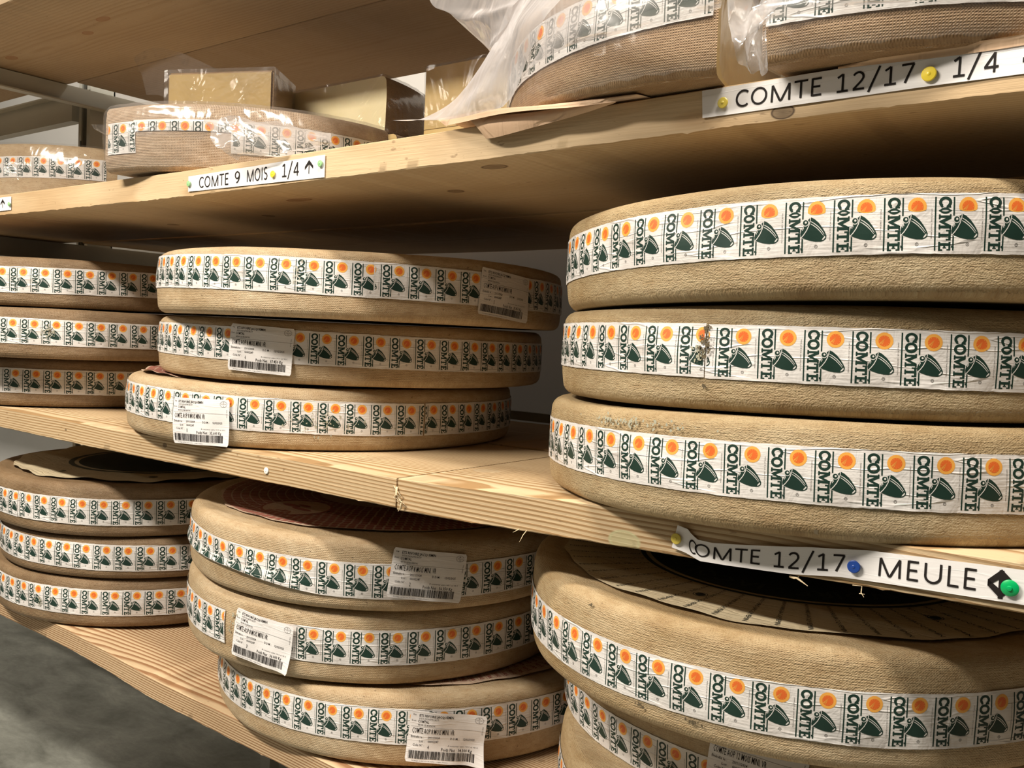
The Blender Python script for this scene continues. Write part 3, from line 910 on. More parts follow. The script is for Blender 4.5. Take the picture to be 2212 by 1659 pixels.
make_wheel('ML3', -1.0360, 1.1550, 0.3462, -0.5201, -0.6035, 0.1025, (0.003, 0), (0.0148, 0), -1.8455, -8, 18, RIND_M,
           'cheese wheel with a curling 34.300 Kg sticker, lowest of the central bottom-shelf stack',
           ship=(-0.7408, -0.5565, 0.098, T8, '4', '34.300', 0.020), disc=(0.300, 'brick', (0.0, -0.004), 0.0012))
make_wheel('RL1', -0.3705, 1.0990, 0.3306, -0.2928, -0.3750, 0.1120, (0.004, 0.008), (0.0102, 0.0182), -2.0564, -8, 17, RIND_RL,
           'large near cheese wheel with a cream and black printed top below the MEULE strip',
           disc=(0.287, 'radial', (0.0, 0.0), 0.0016))
make_wheel('RL2', -0.4141, 1.2390, 0.3258, -0.4537, -0.4980, 0.1180, (0, 0), (-0.0180, 0.0031), -2.0732, -8, 16, RIND_RL,
           'half hidden cheese wheel with the 12 MOIS sticker at the bottom right',
           ship=(-1.350, -0.4530, 0.09, 'COMTE AOP 12 MOIS MINI. VR', '2', '38.200', 0.0))
make_wheel('RL3', -0.358, 1.150, 0.3250, -0.5300, -0.6040, 0.1020, (0, 0), (0, 0), -2.5, -8, 14, RIND_RL,
           'lowest cheese wheel at the bottom right, only its left shoulder showing',
           disc=None)
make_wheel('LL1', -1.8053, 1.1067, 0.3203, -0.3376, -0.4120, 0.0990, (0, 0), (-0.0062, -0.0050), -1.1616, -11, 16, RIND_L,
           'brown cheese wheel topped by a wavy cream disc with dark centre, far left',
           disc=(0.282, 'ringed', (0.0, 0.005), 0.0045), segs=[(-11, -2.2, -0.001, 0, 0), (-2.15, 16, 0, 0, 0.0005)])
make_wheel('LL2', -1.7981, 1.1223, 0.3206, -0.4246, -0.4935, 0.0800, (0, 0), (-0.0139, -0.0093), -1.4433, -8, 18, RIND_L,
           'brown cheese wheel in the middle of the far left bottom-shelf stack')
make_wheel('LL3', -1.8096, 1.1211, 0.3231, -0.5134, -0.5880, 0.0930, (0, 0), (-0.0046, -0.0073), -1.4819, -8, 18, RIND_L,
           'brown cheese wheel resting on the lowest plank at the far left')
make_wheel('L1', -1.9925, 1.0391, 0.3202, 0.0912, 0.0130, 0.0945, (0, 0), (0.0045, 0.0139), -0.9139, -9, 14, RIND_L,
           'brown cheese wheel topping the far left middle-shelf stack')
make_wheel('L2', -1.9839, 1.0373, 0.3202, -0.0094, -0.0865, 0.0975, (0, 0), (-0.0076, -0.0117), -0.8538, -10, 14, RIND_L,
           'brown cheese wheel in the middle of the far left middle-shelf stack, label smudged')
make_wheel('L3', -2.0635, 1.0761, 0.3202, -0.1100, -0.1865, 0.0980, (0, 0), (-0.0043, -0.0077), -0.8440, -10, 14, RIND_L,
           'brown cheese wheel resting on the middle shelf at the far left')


# ------------------------------------------------------------------ planks
def interp(x, pts):
    return float(np.interp(x, [p[0] for p in pts], [p[1] for p in pts]))


TOP = {
    'A': [(-3.4, 0.226), (-1.85, 0.228), (-1.25, 0.229), (-0.76, 0.236), (-0.26, 0.2455), (0.0, 0.247), (0.6, 0.248)],
    'B': [(-3.4, -0.187), (-1.5, -0.1885), (-1.1, -0.1855), (-0.77, -0.183), (-0.66, -0.1795), (-0.47, -0.172), (-0.156, -0.161), (0.0, -0.158), (0.6, -0.150)],
    'C': [(-3.4, -0.586), (-1.63, -0.589), (-1.5, -0.595), (-1.37, -0.6040), (-1.2, -0.6058), (0.6, -0.6055)],
    'Z': [(-3.4, 0.632), (0.6, 0.636)],
}


def plank(key, x0, x1, y0, y1, th, mat, label, rag=0.00045, seed=0):
    rg = random.Random(seed)
    xs = list(np.arange(x0, x1, 0.006)) + [x1]
    prof_n = 10
    rows = []
    nz = [[0.0] * prof_n for _ in xs]
    lows = 0.0; ups = 0.0
    for i in range(len(xs)):
        lows = 0.8 * lows + rg.uniform(-rag, rag); ups = 0.8 * ups + rg.uniform(-rag, rag) * 0.5
        chip = -rg.uniform(0.0, 0.0014) if rg.random() < 0.05 else 0
        nz[i][0] = lows + chip; nz[i][1] = ups
    for i, x in enumerate(xs):
        z1 = interp(x, TOP[key]) + H; z0 = z1 - th
        lo, up = nz[i][0], nz[i][1]
        rows.append([(x, y0 + 0.0014, z0 + lo * 0.3), (x, y0, z0 + 0.0012 + lo), (x, y0, z0 + th * 0.35), (x, y0, z0 + th * 0.7), (x, y0, z1 - 0.001 + up), (x, y0 + 0.0012, z1 + up * 0.3),
                     (x, (y0 + y1) / 2, z1), (x, y1 - 0.001, z1), (x, y1, z1 - 0.001), (x, y1, z0 + 0.001), (x, y1 - 0.001, z0), (x, (y0 + y1) / 2, z0)])
    ox, oy, oz = (x0 + x1) / 2, (y0 + y1) / 2, interp((x0 + x1) / 2, TOP[key]) + H - th
    rows = [[(a - ox, b - oy, c - oz) for a, b, c in r] for r in rows]
    mb = MB(); mb.grid(rows, 0, None, close=True)
    n = len(rows[0]); mb.add(rows[0], [tuple(range(n))]); mb.add(rows[-1], [tuple(range(n))[::-1]])
    o = mb.build('shelf_plank', mat, None, True, (ox, oy, oz), sharp=math.radians(40))
    return tag(o, label, 'shelf plank', 'rack planks'), (ox, oy, oz)


LT, DK = (0.74, 0.54, 0.32), (0.50, 0.30, 0.13)


def K(o, lst):
    """knots given in rack coordinates -> plank coordinates"""
    return [(x - o[0], y - o[1], (z + H) - o[2], rx, ry, rz, c) for x, y, z, rx, ry, rz, c in lst]


BRN, RDB, DRK = (0.16, 0.095, 0.05), (0.27, 0.14, 0.07), (0.07, 0.04, 0.02)
planks = [
    ('A', -3.2, 0.45, 0.80, 1.17, 0.0395, dict(pith=(0.05, 0.015), light=(0.76, 0.57, 0.35), dark=(0.55, 0.35, 0.17), freq=150, contrast=0.5),
     'front plank of the upper shelf, pale planed edge carrying the paper strips', 3,
     [(-0.672, 0.838, 0.20, 0.020, 0.013, 0.01, BRN), (-0.826, 0.947, 0.20, 0.016, 0.013, 0.01, BRN), (-1.624, 1.018, 0.19, 0.014, 0.012, 0.01, BRN), (-1.301, 0.998, 0.19, 0.013, 0.012, 0.01, BRN),
      (-0.31, 0.80, 0.213, 0.012, 0.02, 0.007, DRK), (-1.10, 0.90, 0.19, 0.03, 0.012, 0.01, RDB)]),
    ('A', -2.31, 0.45, 1.19, 1.62, 0.0395, dict(pith=(0.0, 0.03), light=LT, dark=DK, freq=150, contrast=0.5), 'rear plank of the upper shelf, in shade behind the wedges', 4, []),
    ('B', -3.2, -0.7755, 0.80, 1.18, 0.0375, dict(pith=(-0.18, -0.10), light=(0.73, 0.56, 0.35), dark=(0.42, 0.26, 0.12), freq=215, contrast=1.15, fuzz=0.006),
     'left front plank of the middle shelf with a small heart-shaped knot in its edge', 5,
     [(-1.285, 0.80, -0.198, 0.006, 0.01, 0.004, DRK), (-1.6, 0.8, -0.205, 0.004, 0.01, 0.002, DRK)]),
    ('B', -0.7725, 0.45, 0.80, 1.18, 0.0400, dict(pith=(-0.17, -0.13), light=(0.73, 0.56, 0.35), dark=(0.42, 0.26, 0.12), freq=200, contrast=1.15, fuzz=0.008),
     'right front plank of the middle shelf, bare top between the stacks and splintered end', 6,
     [(-0.74, 0.935, -0.18, 0.022, 0.016, 0.01, (0.42, 0.32, 0.2)), (-0.45, 0.8, -0.205, 0.02, 0.02, 0.012, (0.45, 0.42, 0.24))]),
    ('B', -2.31, 0.45, 1.20, 1.56, 0.0385, dict(pith=(0.0, -0.03), light=LT, dark=DK, freq=170, contrast=0.5), 'rear plank of the middle shelf, in deep shade', 7, []),
    ('C', -3.2, 0.45, 0.833, 1.19, 0.0350, dict(pith=(-0.19, -0.12), light=(0.74, 0.56, 0.35), dark=(0.36, 0.19, 0.09), freq=250, contrast=1.3, fuzz=0.006),
     'front plank of the bottom shelf with a finely striped edge', 8, []),
    ('C', -2.31, 0.45, 1.21, 1.57, 0.0350, dict(pith=(0.0, -0.03), light=LT, dark=DK, freq=170, contrast=0.5), 'rear plank of the bottom shelf behind the wheels', 9, []),
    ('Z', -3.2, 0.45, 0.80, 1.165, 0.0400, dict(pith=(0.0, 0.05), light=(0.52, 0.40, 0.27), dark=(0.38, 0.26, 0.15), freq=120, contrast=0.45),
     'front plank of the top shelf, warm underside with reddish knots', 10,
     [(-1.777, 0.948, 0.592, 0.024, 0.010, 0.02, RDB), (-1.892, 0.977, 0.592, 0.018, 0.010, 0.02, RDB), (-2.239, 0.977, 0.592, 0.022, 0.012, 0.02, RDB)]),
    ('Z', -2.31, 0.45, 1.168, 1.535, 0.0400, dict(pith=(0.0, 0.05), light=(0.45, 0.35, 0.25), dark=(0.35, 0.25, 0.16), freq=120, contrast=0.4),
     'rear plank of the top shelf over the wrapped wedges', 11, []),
]
PL = {}
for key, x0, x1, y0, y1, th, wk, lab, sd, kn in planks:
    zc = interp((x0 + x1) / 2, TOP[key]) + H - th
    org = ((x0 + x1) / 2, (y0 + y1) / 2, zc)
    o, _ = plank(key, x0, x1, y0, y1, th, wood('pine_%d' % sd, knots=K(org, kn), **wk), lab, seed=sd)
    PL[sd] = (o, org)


def tube(mb, pts, rad, n=6, mat=0):
    P = [Vector(p) for p in pts]
    rows = []
    for i, p in enumerate(P):
        d = (P[min(i + 1, len(P) - 1)] - P[max(i - 1, 0)]).normalized()
        a = d.orthogonal().normalized(); b = d.cross(a)
        r = rad[i] if hasattr(rad, '__len__') else rad
        rows.append([tuple(p + a * r * math.cos(2 * PI * k / n) + b * r * math.sin(2 * PI * k / n)) for k in range(n)])
    mb.grid(rows, mat, None, close=True)


SPL = plain('raw_splinter_wood', (0.80, 0.64, 0.42), 0.7)


def splinter(idx, pts, rad):
    o, org = PL[idx]
    mb = MB()
    for p, r in zip(pts, rad):
        tube(mb, [(a - org[0], b - org[1], c - org[2]) for a, b, c in p], [r] * (len(p) - 1) + [r * 0.3])
    mb.build('splinter', SPL, o)


splinter(6, [[at(858, 1052, .799), at(856, 1066, .796), at(862, 1078, .797), at(868, 1086, .795), at(866, 1098, .796), at(860, 1104, .797)],
             [at(860, 1062, .798), at(852, 1074, .796), at(866, 1084, .794), at(874, 1090, .797)],
             [at(850, 1050, .799), at(866, 1070, .7965), at(858, 1082, .797), at(872, 1094, .796)]], [0.0016, 0.0012, 0.0009])
splinter(6, [[at(1138, 1146, .80), at(1130, 1156, .798), at(1122, 1171, .797)], [at(1122, 1143, .80), at(1108, 1150, .798)]], [0.0005, 0.0005])
splinter(6, [[at(1706, 1245, .80), at(1722, 1249, .798), at(1745, 1266, .797)], [at(1705, 1246, .80), at(1716, 1250, .798), at(1726, 1246, .797)]], [0.0011, 0.0005])
splinter(6, [[at(1862, 1266, .80), at(1860, 1280, .799), at(1866, 1290, .798)], [at(1856, 1282, .799), at(1868, 1284, .798)], [at(1842, 1264, .8), at(1860, 1266, .798)]], [0.0005, 0.0004, 0.0004])

# ------------------------------------------------------------------ steel frame, room
fr = empty('rack_frame', (-2.35, 1.2, 0), 'grey enamelled steel frame with slotted post and cross beams at the far left', 'rack frame')


def part_box(name, x0, x1, y0, y1, z0, z1, mat=STEEL, extra=None):
    mb = MB(); mb.box(x0 + 2.35, x1 + 2.35, y0 - 1.2, y1 - 1.2, z0, z1)
    if extra: extra(mb)
    return mb.build(name, mat, fr, False)


def cbeam(z1, name):
    mb = MB()
    mb.box(0.0, 0.003, -0.39, 0.34, z1 - 0.045, z1)
    mb.box(0.0, 0.028, -0.39, 0.34, z1 - 0.048, z1 - 0.045)
    mb.box(-0.028, 0.0, -0.39, 0.34, z1 - 0.003, z1)
    return mb.build(name, STEEL, fr, False)


for zz in (H + 0.591, H + 0.186, H - 0.229, H - 0.626): cbeam(zz, 'cross_beam')
# slotted rear post
mb = MB()
mb.box(0.0 - 0.028, 0.004 - 0.028, -0.01 + 0.05, 0.055 + 0.05, H - 0.66, H + 0.85); mb.box(-0.055 - 0.028, 0.004 - 0.028, 0.051 + 0.05, 0.055 + 0.05, H - 0.66, H + 0.85); mb.box(-0.055 - 0.028, -0.051 - 0.028, -0.01 + 0.05, 0.055 + 0.05, H - 0.66, H + 0.85)
mb.box(-0.055 - 0.028, -0.040 - 0.028, -0.014 + 0.05, -0.010 + 0.05, H - 0.66, H + 0.85); mb.box(-0.012 - 0.028, 0.004 - 0.028, -0.014 + 0.05, -0.010 + 0.05, H - 0.66, H + 0.85)
mb.build('post', STEEL, fr, False)
SLOT = plain('dark_slot', (0.03, 0.035, 0.03), 0.6)
for k in range(5):
    z = H + 0.73 - k * 0.13
    mb = MB(); mb.box(-0.0725, -0.0665, 0.0350, 0.0362, z - 0.022, z); mb.build('slot', SLOT, fr, False)
mb = MB(); mb.box(-1.2, -0.088, 0.02, 0.05, H + 0.522, H + 0.592); mb.box(-1.2, -0.058, 0.0, 0.02, H + 0.588, H + 0.592); mb.build('side_beam', STEEL, fr, False)
mb = MB(); mb.box(-1.2, -0.058, 0.02, 0.05, H + 0.12, H + 0.186); mb.build('side_beam', STEEL, fr, False)
mb = MB(); mb.box(0.43, 0.47, 0.30, 0.33, 0, H - 0.65); mb.build('foot_post', STEEL, fr, False)
rb = MB(); rb.box(-3.2, 0.45, 1.585, 1.60, H - 0.185, H - 0.166)
tag(rb.build('rear_rail', STEEL, None, False), 'thin pale rail running behind the middle shelf in the shade', 'rail')

WALLM = wall_mat('white_wall_panel', (0.80, 0.79, 0.77))
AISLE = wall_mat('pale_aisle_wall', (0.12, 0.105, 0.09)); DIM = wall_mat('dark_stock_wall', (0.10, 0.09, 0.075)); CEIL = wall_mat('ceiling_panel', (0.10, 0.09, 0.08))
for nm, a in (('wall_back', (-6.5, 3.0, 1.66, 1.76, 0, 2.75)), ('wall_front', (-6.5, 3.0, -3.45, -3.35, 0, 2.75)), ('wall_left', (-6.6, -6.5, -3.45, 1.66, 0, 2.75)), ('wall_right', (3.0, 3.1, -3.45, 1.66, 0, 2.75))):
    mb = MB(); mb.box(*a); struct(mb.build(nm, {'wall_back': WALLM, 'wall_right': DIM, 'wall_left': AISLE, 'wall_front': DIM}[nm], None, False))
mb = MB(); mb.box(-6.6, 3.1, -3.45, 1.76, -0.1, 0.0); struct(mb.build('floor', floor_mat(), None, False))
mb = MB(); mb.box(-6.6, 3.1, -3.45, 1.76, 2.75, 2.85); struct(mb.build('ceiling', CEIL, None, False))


# ------------------------------------------------------------------ cut pieces on the upper shelf
def wedge(key, label, cx, cy, R, z0, h, a0, a1, band=None, wrap=True, mat=RIND_T, chord=False, name='cheese_wedge', tilt=(0, 0), vfun=None, paste=None):
    """quarter of a wheel: apex at (cx, cy), rind from angle a0 to a1"""
    nrm = Vector((-tilt[0], -tilt[1], 1)).normalized()
    e = empty(name, (cx, cy, H + z0), label, 'cheese wedge', 'cut cheese pieces on the upper shelf', Vector((0, 0, 1)).rotation_difference(nrm))
    seed = (hash_k(key) % 97) / 9.0
    hc = h / 2
    mb = MB()
    n = max(12, int((a1 - a0) / 0.03))
    f = 0.009

    def pt(k, inset, z):
        th = a0 + (a1 - a0) * k / n
        r = radial(R, h, hc, th, min(max(z, f), h - f), seed) - inset
        return (r * math.cos(th), r * math.sin(th), z)
    prof = [(f, 0), (f * 0.4, f * 0.2), (0, f * 0.8)] + [(0, f + (h - 2 * f) * i / 6) for i in range(1, 6)] + [(0, h - f * 0.8), (f * 0.4, h - f * 0.2), (f, h)]
    rows = [[pt(k, a, z) for k in range(n + 1)] for a, z in prof]
    uvs = [[(R * (a0 + (a1 - a0) * k / n), z + a) for k in range(n + 1)] for a, z in prof]
    mb.grid(rows, 0, uvs)
    if chord: ap0, ap1 = None, None
    m = len(prof)
    for sgn, z in ((1, h), (-1, 0)):
        arc = rows[-1] if sgn > 0 else rows[0]
        if chord: pts = list(arc)
        else: pts = list(arc) + [(0, 0, z)]
        idx = tuple(range(len(pts)))
        mb.add(pts, [idx if sgn > 0 else idx[::-1]], 0, [(p[0] + 5, p[1] + 5) for p in pts])
    if not chord:
        for side, j in ((0, 0), (1, n)):
            col = [rows[i][j] for i in range(m)]
            pts = [(0, 0, 0)] + col + [(0, 0, h)]
            idx = tuple(range(len(pts)))
            mb.add(pts, [idx if side == 0 else idx[::-1]], 1)
    else:
        colA = [rows[i][0] for i in range(m)]; colB = [rows[i][n] for i in range(m)]
        pts = colA + colB[::-1]
        mb.add(pts, [tuple(range(len(pts)))], 1)
    mb.build('cheese_body', [mat, paste or PASTE], e, sharp=math.radians(50))
    if band:
        mb = MB()
        for (zt, b0, b1, t0, bx, by, off) in band:
            band_mesh(mb, R, h, zt - z0, b0, b1, t0, seed, bx, by, vfun, off=off)
        mb.build('label_band', BAND_MATS, e)
    if wrap:
        mb = MB(); g = 0.0035
        rws = []
        for a, z in [(f, -0.001 + 0.001), (-g, f), (-g, h * 0.3), (-g, h * 0.6), (-g, h - f), (f * 0.5, h + g)]:
            rws.append([pt(k, a + 0.001 * math.sin(k * 1.7 + z * 60), z) for k in range(n + 1)])
        mb.grid(rws, 0)
        if not chord:
            top = rws[-1]
            mb.add(top + [(0, 0, h + g)], [tuple(range(len(top) + 1))])
            for j in (0, n):
                colr = [rws[i][j] for i in range(len(rws))]
                th = a0 if j == 0 else a1
                dx, dy = math.sin(th) * g, -math.cos(th) * g
                if j: dx, dy = -dx, -dy
                pts = [(dx, dy, 0.0)] + [(p[0] + dx, p[1] + dy, p[2]) for p in colr] + [(dx, dy, h + g)]
                mb.add(pts, [tuple(range(len(pts)))])
        mb.build('plastic_wrap', FILM, e)
    return e


def prism(label, poly, z0, z1, rind_edges, name='cheese_wedge'):
    cx = sum(p[0] for p in poly) / len(poly); cy = sum(p[1] for p in poly) / len(poly)
    e = empty(name, (cx, cy, H + z0), label, 'cheese wedge', 'cut cheese pieces on the upper shelf')
    P = [(x - cx, y - cy) for x, y in poly]; n = len(P); h = z1 - z0
    bm = bmesh.new()
    lo = [bm.verts.new((x, y, 0)) for x, y in P]; hi = [bm.verts.new((x, y, h)) for x, y in P]
    bm.faces.new(lo[::-1]); ft = bm.faces.new(hi); ft.material_index = 0
    for f0 in bm.faces: f0.material_index = 0
    for i in range(n):
        j = (i + 1) % n
        q = bm.faces.new((lo[i], lo[j], hi[j], hi[i])); q.material_index = 0 if i in rind_edges else 1
    bmesh.ops.bevel(bm, geom=bm.edges[:], offset=0.004, segments=2, affect='EDGES')
    me = bpy.data.meshes.new('cheese_body'); bm.to_mesh(me); bm.free()
    me.uv_layers.new(name='UVMap')
    uvl = me.uv_layers[0].data
    for pl in me.polygons:
        for li in pl.loop_indices:
            co = me.vertices[me.loops[li].vertex_index].co; uvl[li].uv = (co.x + co.y, co.z)
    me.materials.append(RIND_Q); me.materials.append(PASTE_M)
    b = bpy.data.objects.new('cheese_body', me); C.objects.link(b); b.parent = e
    mb = MB(); g = 0.004
    Q = [(x * (1 + g / 0.1), y * (1 + g / 0.1)) for x, y in P]
    v = [(x, y, 0.001) for x, y in Q] + [(x, y, h + g) for x, y in Q]
    mb.add(v, [tuple(range(n, 2 * n))] + [(i, (i + 1) % n, n + (i + 1) % n, n + i) for i in range(n)])
    mb.build('plastic_wrap', FILM, e, False)
    return e


def t2v(i, v):
    return v


wedge('T1', 'wrapped cheese piece with a bright label at the far left of the upper shelf', -2.3763, 1.2848, 0.3296, 0.232, 0.168, -2.25, -0.42,
      band=[(0.3687, -6, 5.2, -1.1124, 0.0125, 0.0056, 0.0)], chord=True, mat=RIND_M)  # the paler rind here stands in for the film's glare
wedge('T2', 'wrapped quarter with woven rind and a sharp left corner above the COMTE 9 MOIS strip', -1.4321, 1.0897, 0.3226, 0.2345, 0.1045, -1.555, 0.02,
      band=[(0.3084, -0.35, 1.35, -1.4866, 0.0032, -0.0082, 0.0), (0.3100, 5.5, 12.4, -1.4866, 0.0032, -0.0082, 0.0004)])
# the upper strip of the torn label on the same quarter
T2E = [o for o in bpy.data.objects if o.get('label', '').startswith('wrapped quarter with woven')][0]
mb = MB()
band_mesh(mb, 0.3226, 0.1045, 0.3100 - 0.2345, 1.2, 5.6, -1.4866, (hash_k('T2') % 97) / 9.0, 0.0032, -0.0082, lambda i, v: v if v < 0.36 else 0.36 + (v - 0.36) * 0.002)
mb.build('torn_label_strip', BAND_MATS, T2E)
wedge('T2b', 'quarter lying behind the woven-rind quarter, almost hidden', -1.432, 1.112, 0.322, 0.2345, 0.1035, 0.02, 1.38, wrap=False)
wedge('W2', 'quarter with a long pale cut face and dark rind end, lying on the rear pieces', -1.470, 1.118, 0.328, 0.3385, 0.1015, 0.0, 1.10, paste=PASTE_P, mat=RIND_Q)
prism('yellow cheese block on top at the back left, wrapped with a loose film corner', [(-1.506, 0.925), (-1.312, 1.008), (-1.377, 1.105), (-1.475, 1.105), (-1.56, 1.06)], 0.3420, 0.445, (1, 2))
wedge('W3', 'cut wedge standing behind the loose plastic sheet, seen left of the big wrapped quarter', -1.055, 1.122, 0.328, 0.3385, 0.1015, 0.0, 1.25)
wedge('W3b', 'lower wedge under the one behind the loose plastic sheet, mostly hidden', -1.055, 1.122, 0.328, 0.2345, 0.1030, 0.0, 1.25, wrap=False)
wedge('T3', 'large wrapped quarter overhanging the upper shelf beside the loose plastic', -0.428, 1.091, 0.3356, 0.2450, 0.1150, -2.94, -1.37,
      band=[(0.3316, -5, 6.2, -2.108, 0.0518, -0.036, 0.0006)], mat=RIND_Q)
wedge('T4', 'nearest wrapped quarter at the upper right above the 1/4 strip', -0.280, 1.090, 0.3303, 0.2475, 0.1080, -1.69, -0.12,
      band=[(0.3255, -1.1, 9, -1.547, -0.006, -0.006, 0.0006)], mat=RIND_Q)


# ------------------------------------------------------------------ loose plastic and kraft paper
def sheet(name, rows, mat, parent=None, sub=6, amp=0.003, seed=1, label=None, cat=None, group=None, twist=2.0, uvs=False):
    """smooth surface through rows of control points"""
    P = np.array(rows, float)

    def dens(A, k):
        n = A.shape[0]; out = []
        for i in range(n - 1):
            p0 = A[max(i - 1, 0)]; p1 = A[i]; p2 = A[i + 1]; p3 = A[min(i + 2, n - 1)]
            for j in range(k):
                t = j / k
                out.append(0.5 * ((2 * p1) + (-p0 + p2) * t + (2 * p0 - 5 * p1 + 4 * p2 - p3) * t * t + (-p0 + 3 * p1 - 3 * p2 + p3) * t ** 3))
        out.append(A[-1]); return np.array(out)
    P = dens(P, sub); P = np.swapaxes(dens(np.swapaxes(P, 0, 1), sub), 0, 1)
    rg = np.random.RandomState(seed)
    r, c, _ = P.shape
    yy, xx = np.mgrid[0:r, 0:c].astype(float)
    D = np.zeros((r, c, 3))
    for k in range(7):
        a, b = rg.uniform(-1, 1, 2) * twist / sub; ph = rg.uniform(0, 6); d = rg.uniform(-1, 1, 3)
        D += np.abs(np.sin(xx * a + yy * b + ph))[..., None] * d * amp * 0.5
    P = P + D
    ctr = P.reshape(-1, 3).mean(0)
    base = parent.location if parent else Vector(ctr)
    mb = MB()
    mb.grid([[tuple(q - np.array(base)) for q in row] for row in P])
    o = mb.build(name, mat, parent, True, None if parent else tuple(ctr))
    if label: tag(o, label, cat, group)
    return o


find = lambda s: [o for o in bpy.data.objects if str(o.get('label', '')).startswith(s)][0]
T3E = find('large wrapped quarter'); T4E = find('nearest wrapped quarter'); W1E = find('yellow cheese block')
for e in (T2E, T3E, T4E, W1E): pass
# big sheet hanging left of the large quarter
sheet('loose_film', [
    [at(850, 262, .80), at(960, 262, .78), at(1050, 246, .74), at(1090, 230, .70)],
    [at(905, 258, .80), at(975, 243, .78), at(1050, 215, .73), at(1120, 190, .69)],
    [at(975, 226, .80), at(1015, 200, .78), at(1075, 165, .72), at(1140, 140, .69)],
    [at(1015, 180, .80), at(1045, 155, .77), at(1100, 115, .71), at(1160, 90, .68)],
    [at(1062, 106, .80), at(1085, 80, .77), at(1120, 60, .71), at(1180, 40, .68)],
    [at(1090, 45, .80), at(1110, 30, .77), at(1150, 10, .72), at(1230, -10, .68)],
    [at(1120, -30, .80), at(1140, -40, .77), at(1190, -50, .72), at(1290, -60, .68)]], FILM_M, T3E, amp=0.004, seed=3)
sheet('loose_film', [
    [at(925, -20, .86), at(1000, -25, .84), at(1080, -30, .80), at(1130, -30, .76)],
    [at(938, 14, .85), at(1000, 15, .83), at(1070, 12, .79), at(1120, 5, .76)],
    [at(968, 31, .84), at(1010, 34, .82), at(1065, 33, .79), at(1105, 30, .76)],
    [at(985, 40, .84), at(1020, 62, .82), at(1060, 60, .79), at(1090, 62, .77)],
    [at(1040, 92, .84), at(1050, 98, .82), at(1062, 100, .80), at(1072, 96, .78)],
    [at(1062, 113, .84), at(1064, 113, .82), at(1066, 112, .80), at(1068, 110, .78)]], FILM_M, T3E, amp=0.005, seed=5)
sheet('loose_film', [  # milky sheet added to show the white glare on the wrap
    [at(1150, -30, .73), at(1240, -40, .70), at(1350, -45, .69), at(1460, -50, .69), at(1560, -50, .70)],
    [at(1180, 60, .73), at(1255, 10, .70), at(1350, -10, .69), at(1460, -25, .69), at(1560, -30, .70)],
    [at(1165, 110, .73), at(1250, 70, .70), at(1350, 45, .69), at(1460, 10, .69), at(1560, -5, .70)],
    [at(1140, 150, .73), at(1245, 95, .71), at(1350, 72, .70), at(1460, 45, .70), at(1560, 18, .71)]], FILM_M, T3E, amp=0.002, seed=31)
# crumpled film between the two big quarters
sheet('loose_film', [
    [at(1560, -20, .70), at(1595, -15, .73), at(1640, -20, .74), at(1700, -20, .72)],
    [at(1562, 40, .70), at(1600, 30, .73), at(1640, 25, .74), at(1675, 15, .72)],
    [at(1575, 90, .69), at(1605, 75, .70), at(1630, 62, .72), at(1655, 45, .72)],
    [at(1582, 125, .69), at(1603, 108, .69), at(1622, 95, .71), at(1645, 80, .72)],
    [at(1608, 160, .70), at(1625, 165, .70), at(1640, 165, .71), at(1650, 155, .72)]], FILM_M, T4E, amp=0.006, seed=8, twist=3)
sheet('loose_film', [
    [at(1648, -20, .715), at(1760, -20, .70), at(1900, -20, .69), at(2080, -20, .69)],
    [at(1640, 28, .715), at(1760, 10, .70), at(1880, 6, .69), at(2020, 2, .69)],
    [at(1652, 50, .72), at(1760, 26, .702), at(1860, 14, .695), at(1990, 6, .695)]], FILM_M, T4E, amp=0.002, seed=9)
# film ends on the woven-rind quarter
sheet('loose_film', [
    [at(198, 268, .85), at(240, 268, .80), at(300, 266, .78), at(380, 262, .77), at(452, 264, .765)],
    [at(203, 277, .85), at(240, 282, .80), at(300, 284, .78), at(380, 286, .77), at(446, 292, .765)],
    [at(216, 285, .85), at(240, 292, .80), at(300, 293, .78), at(380, 295, .77), at(436, 300, .765)]], FILM, T2E, amp=0.002, seed=11)
sheet('loose_film', [
    [at(447, 266, .765), at(500, 262, .77), at(560, 268, .79), at(640, 280, .83), at(720, 300, .88)],
    [at(460, 300, .762), at(505, 290, .77), at(575, 300, .785), at(650, 308, .82), at(720, 312, .86)],
    [at(486, 335, .765), at(510, 325, .77), at(585, 330, .785), at(640, 333, .81), at(700, 325, .85)],
    [at(515, 350, .78), at(540, 348, .785), at(590, 343, .79), at(630, 337, .80), at(680, 330, .83)]], FILM_M, T2E, amp=0.006, seed=12, twist=3.5)
# thin upright film corner beside the yellow block
sheet('loose_film', [
    [at(292, 125, .99), at(330, 105, .98), at(385, 112, .97), at(440, 135, .96), at(475, 152, .95)],
    [at(296, 140, .99), at(330, 130, .98), at(375, 140, .97), at(420, 150, .96), at(460, 156, .95)],
    [at(312, 170, .98), at(335, 165, .97), at(355, 170, .96), at(362, 175, .95), at(364, 178, .945)],
    [at(320, 205, .97), at(340, 205, .96), at(352, 208, .95), at(360, 210, .945), at(364, 212, .94)]], FILM, W1E, amp=0.004, seed=14)

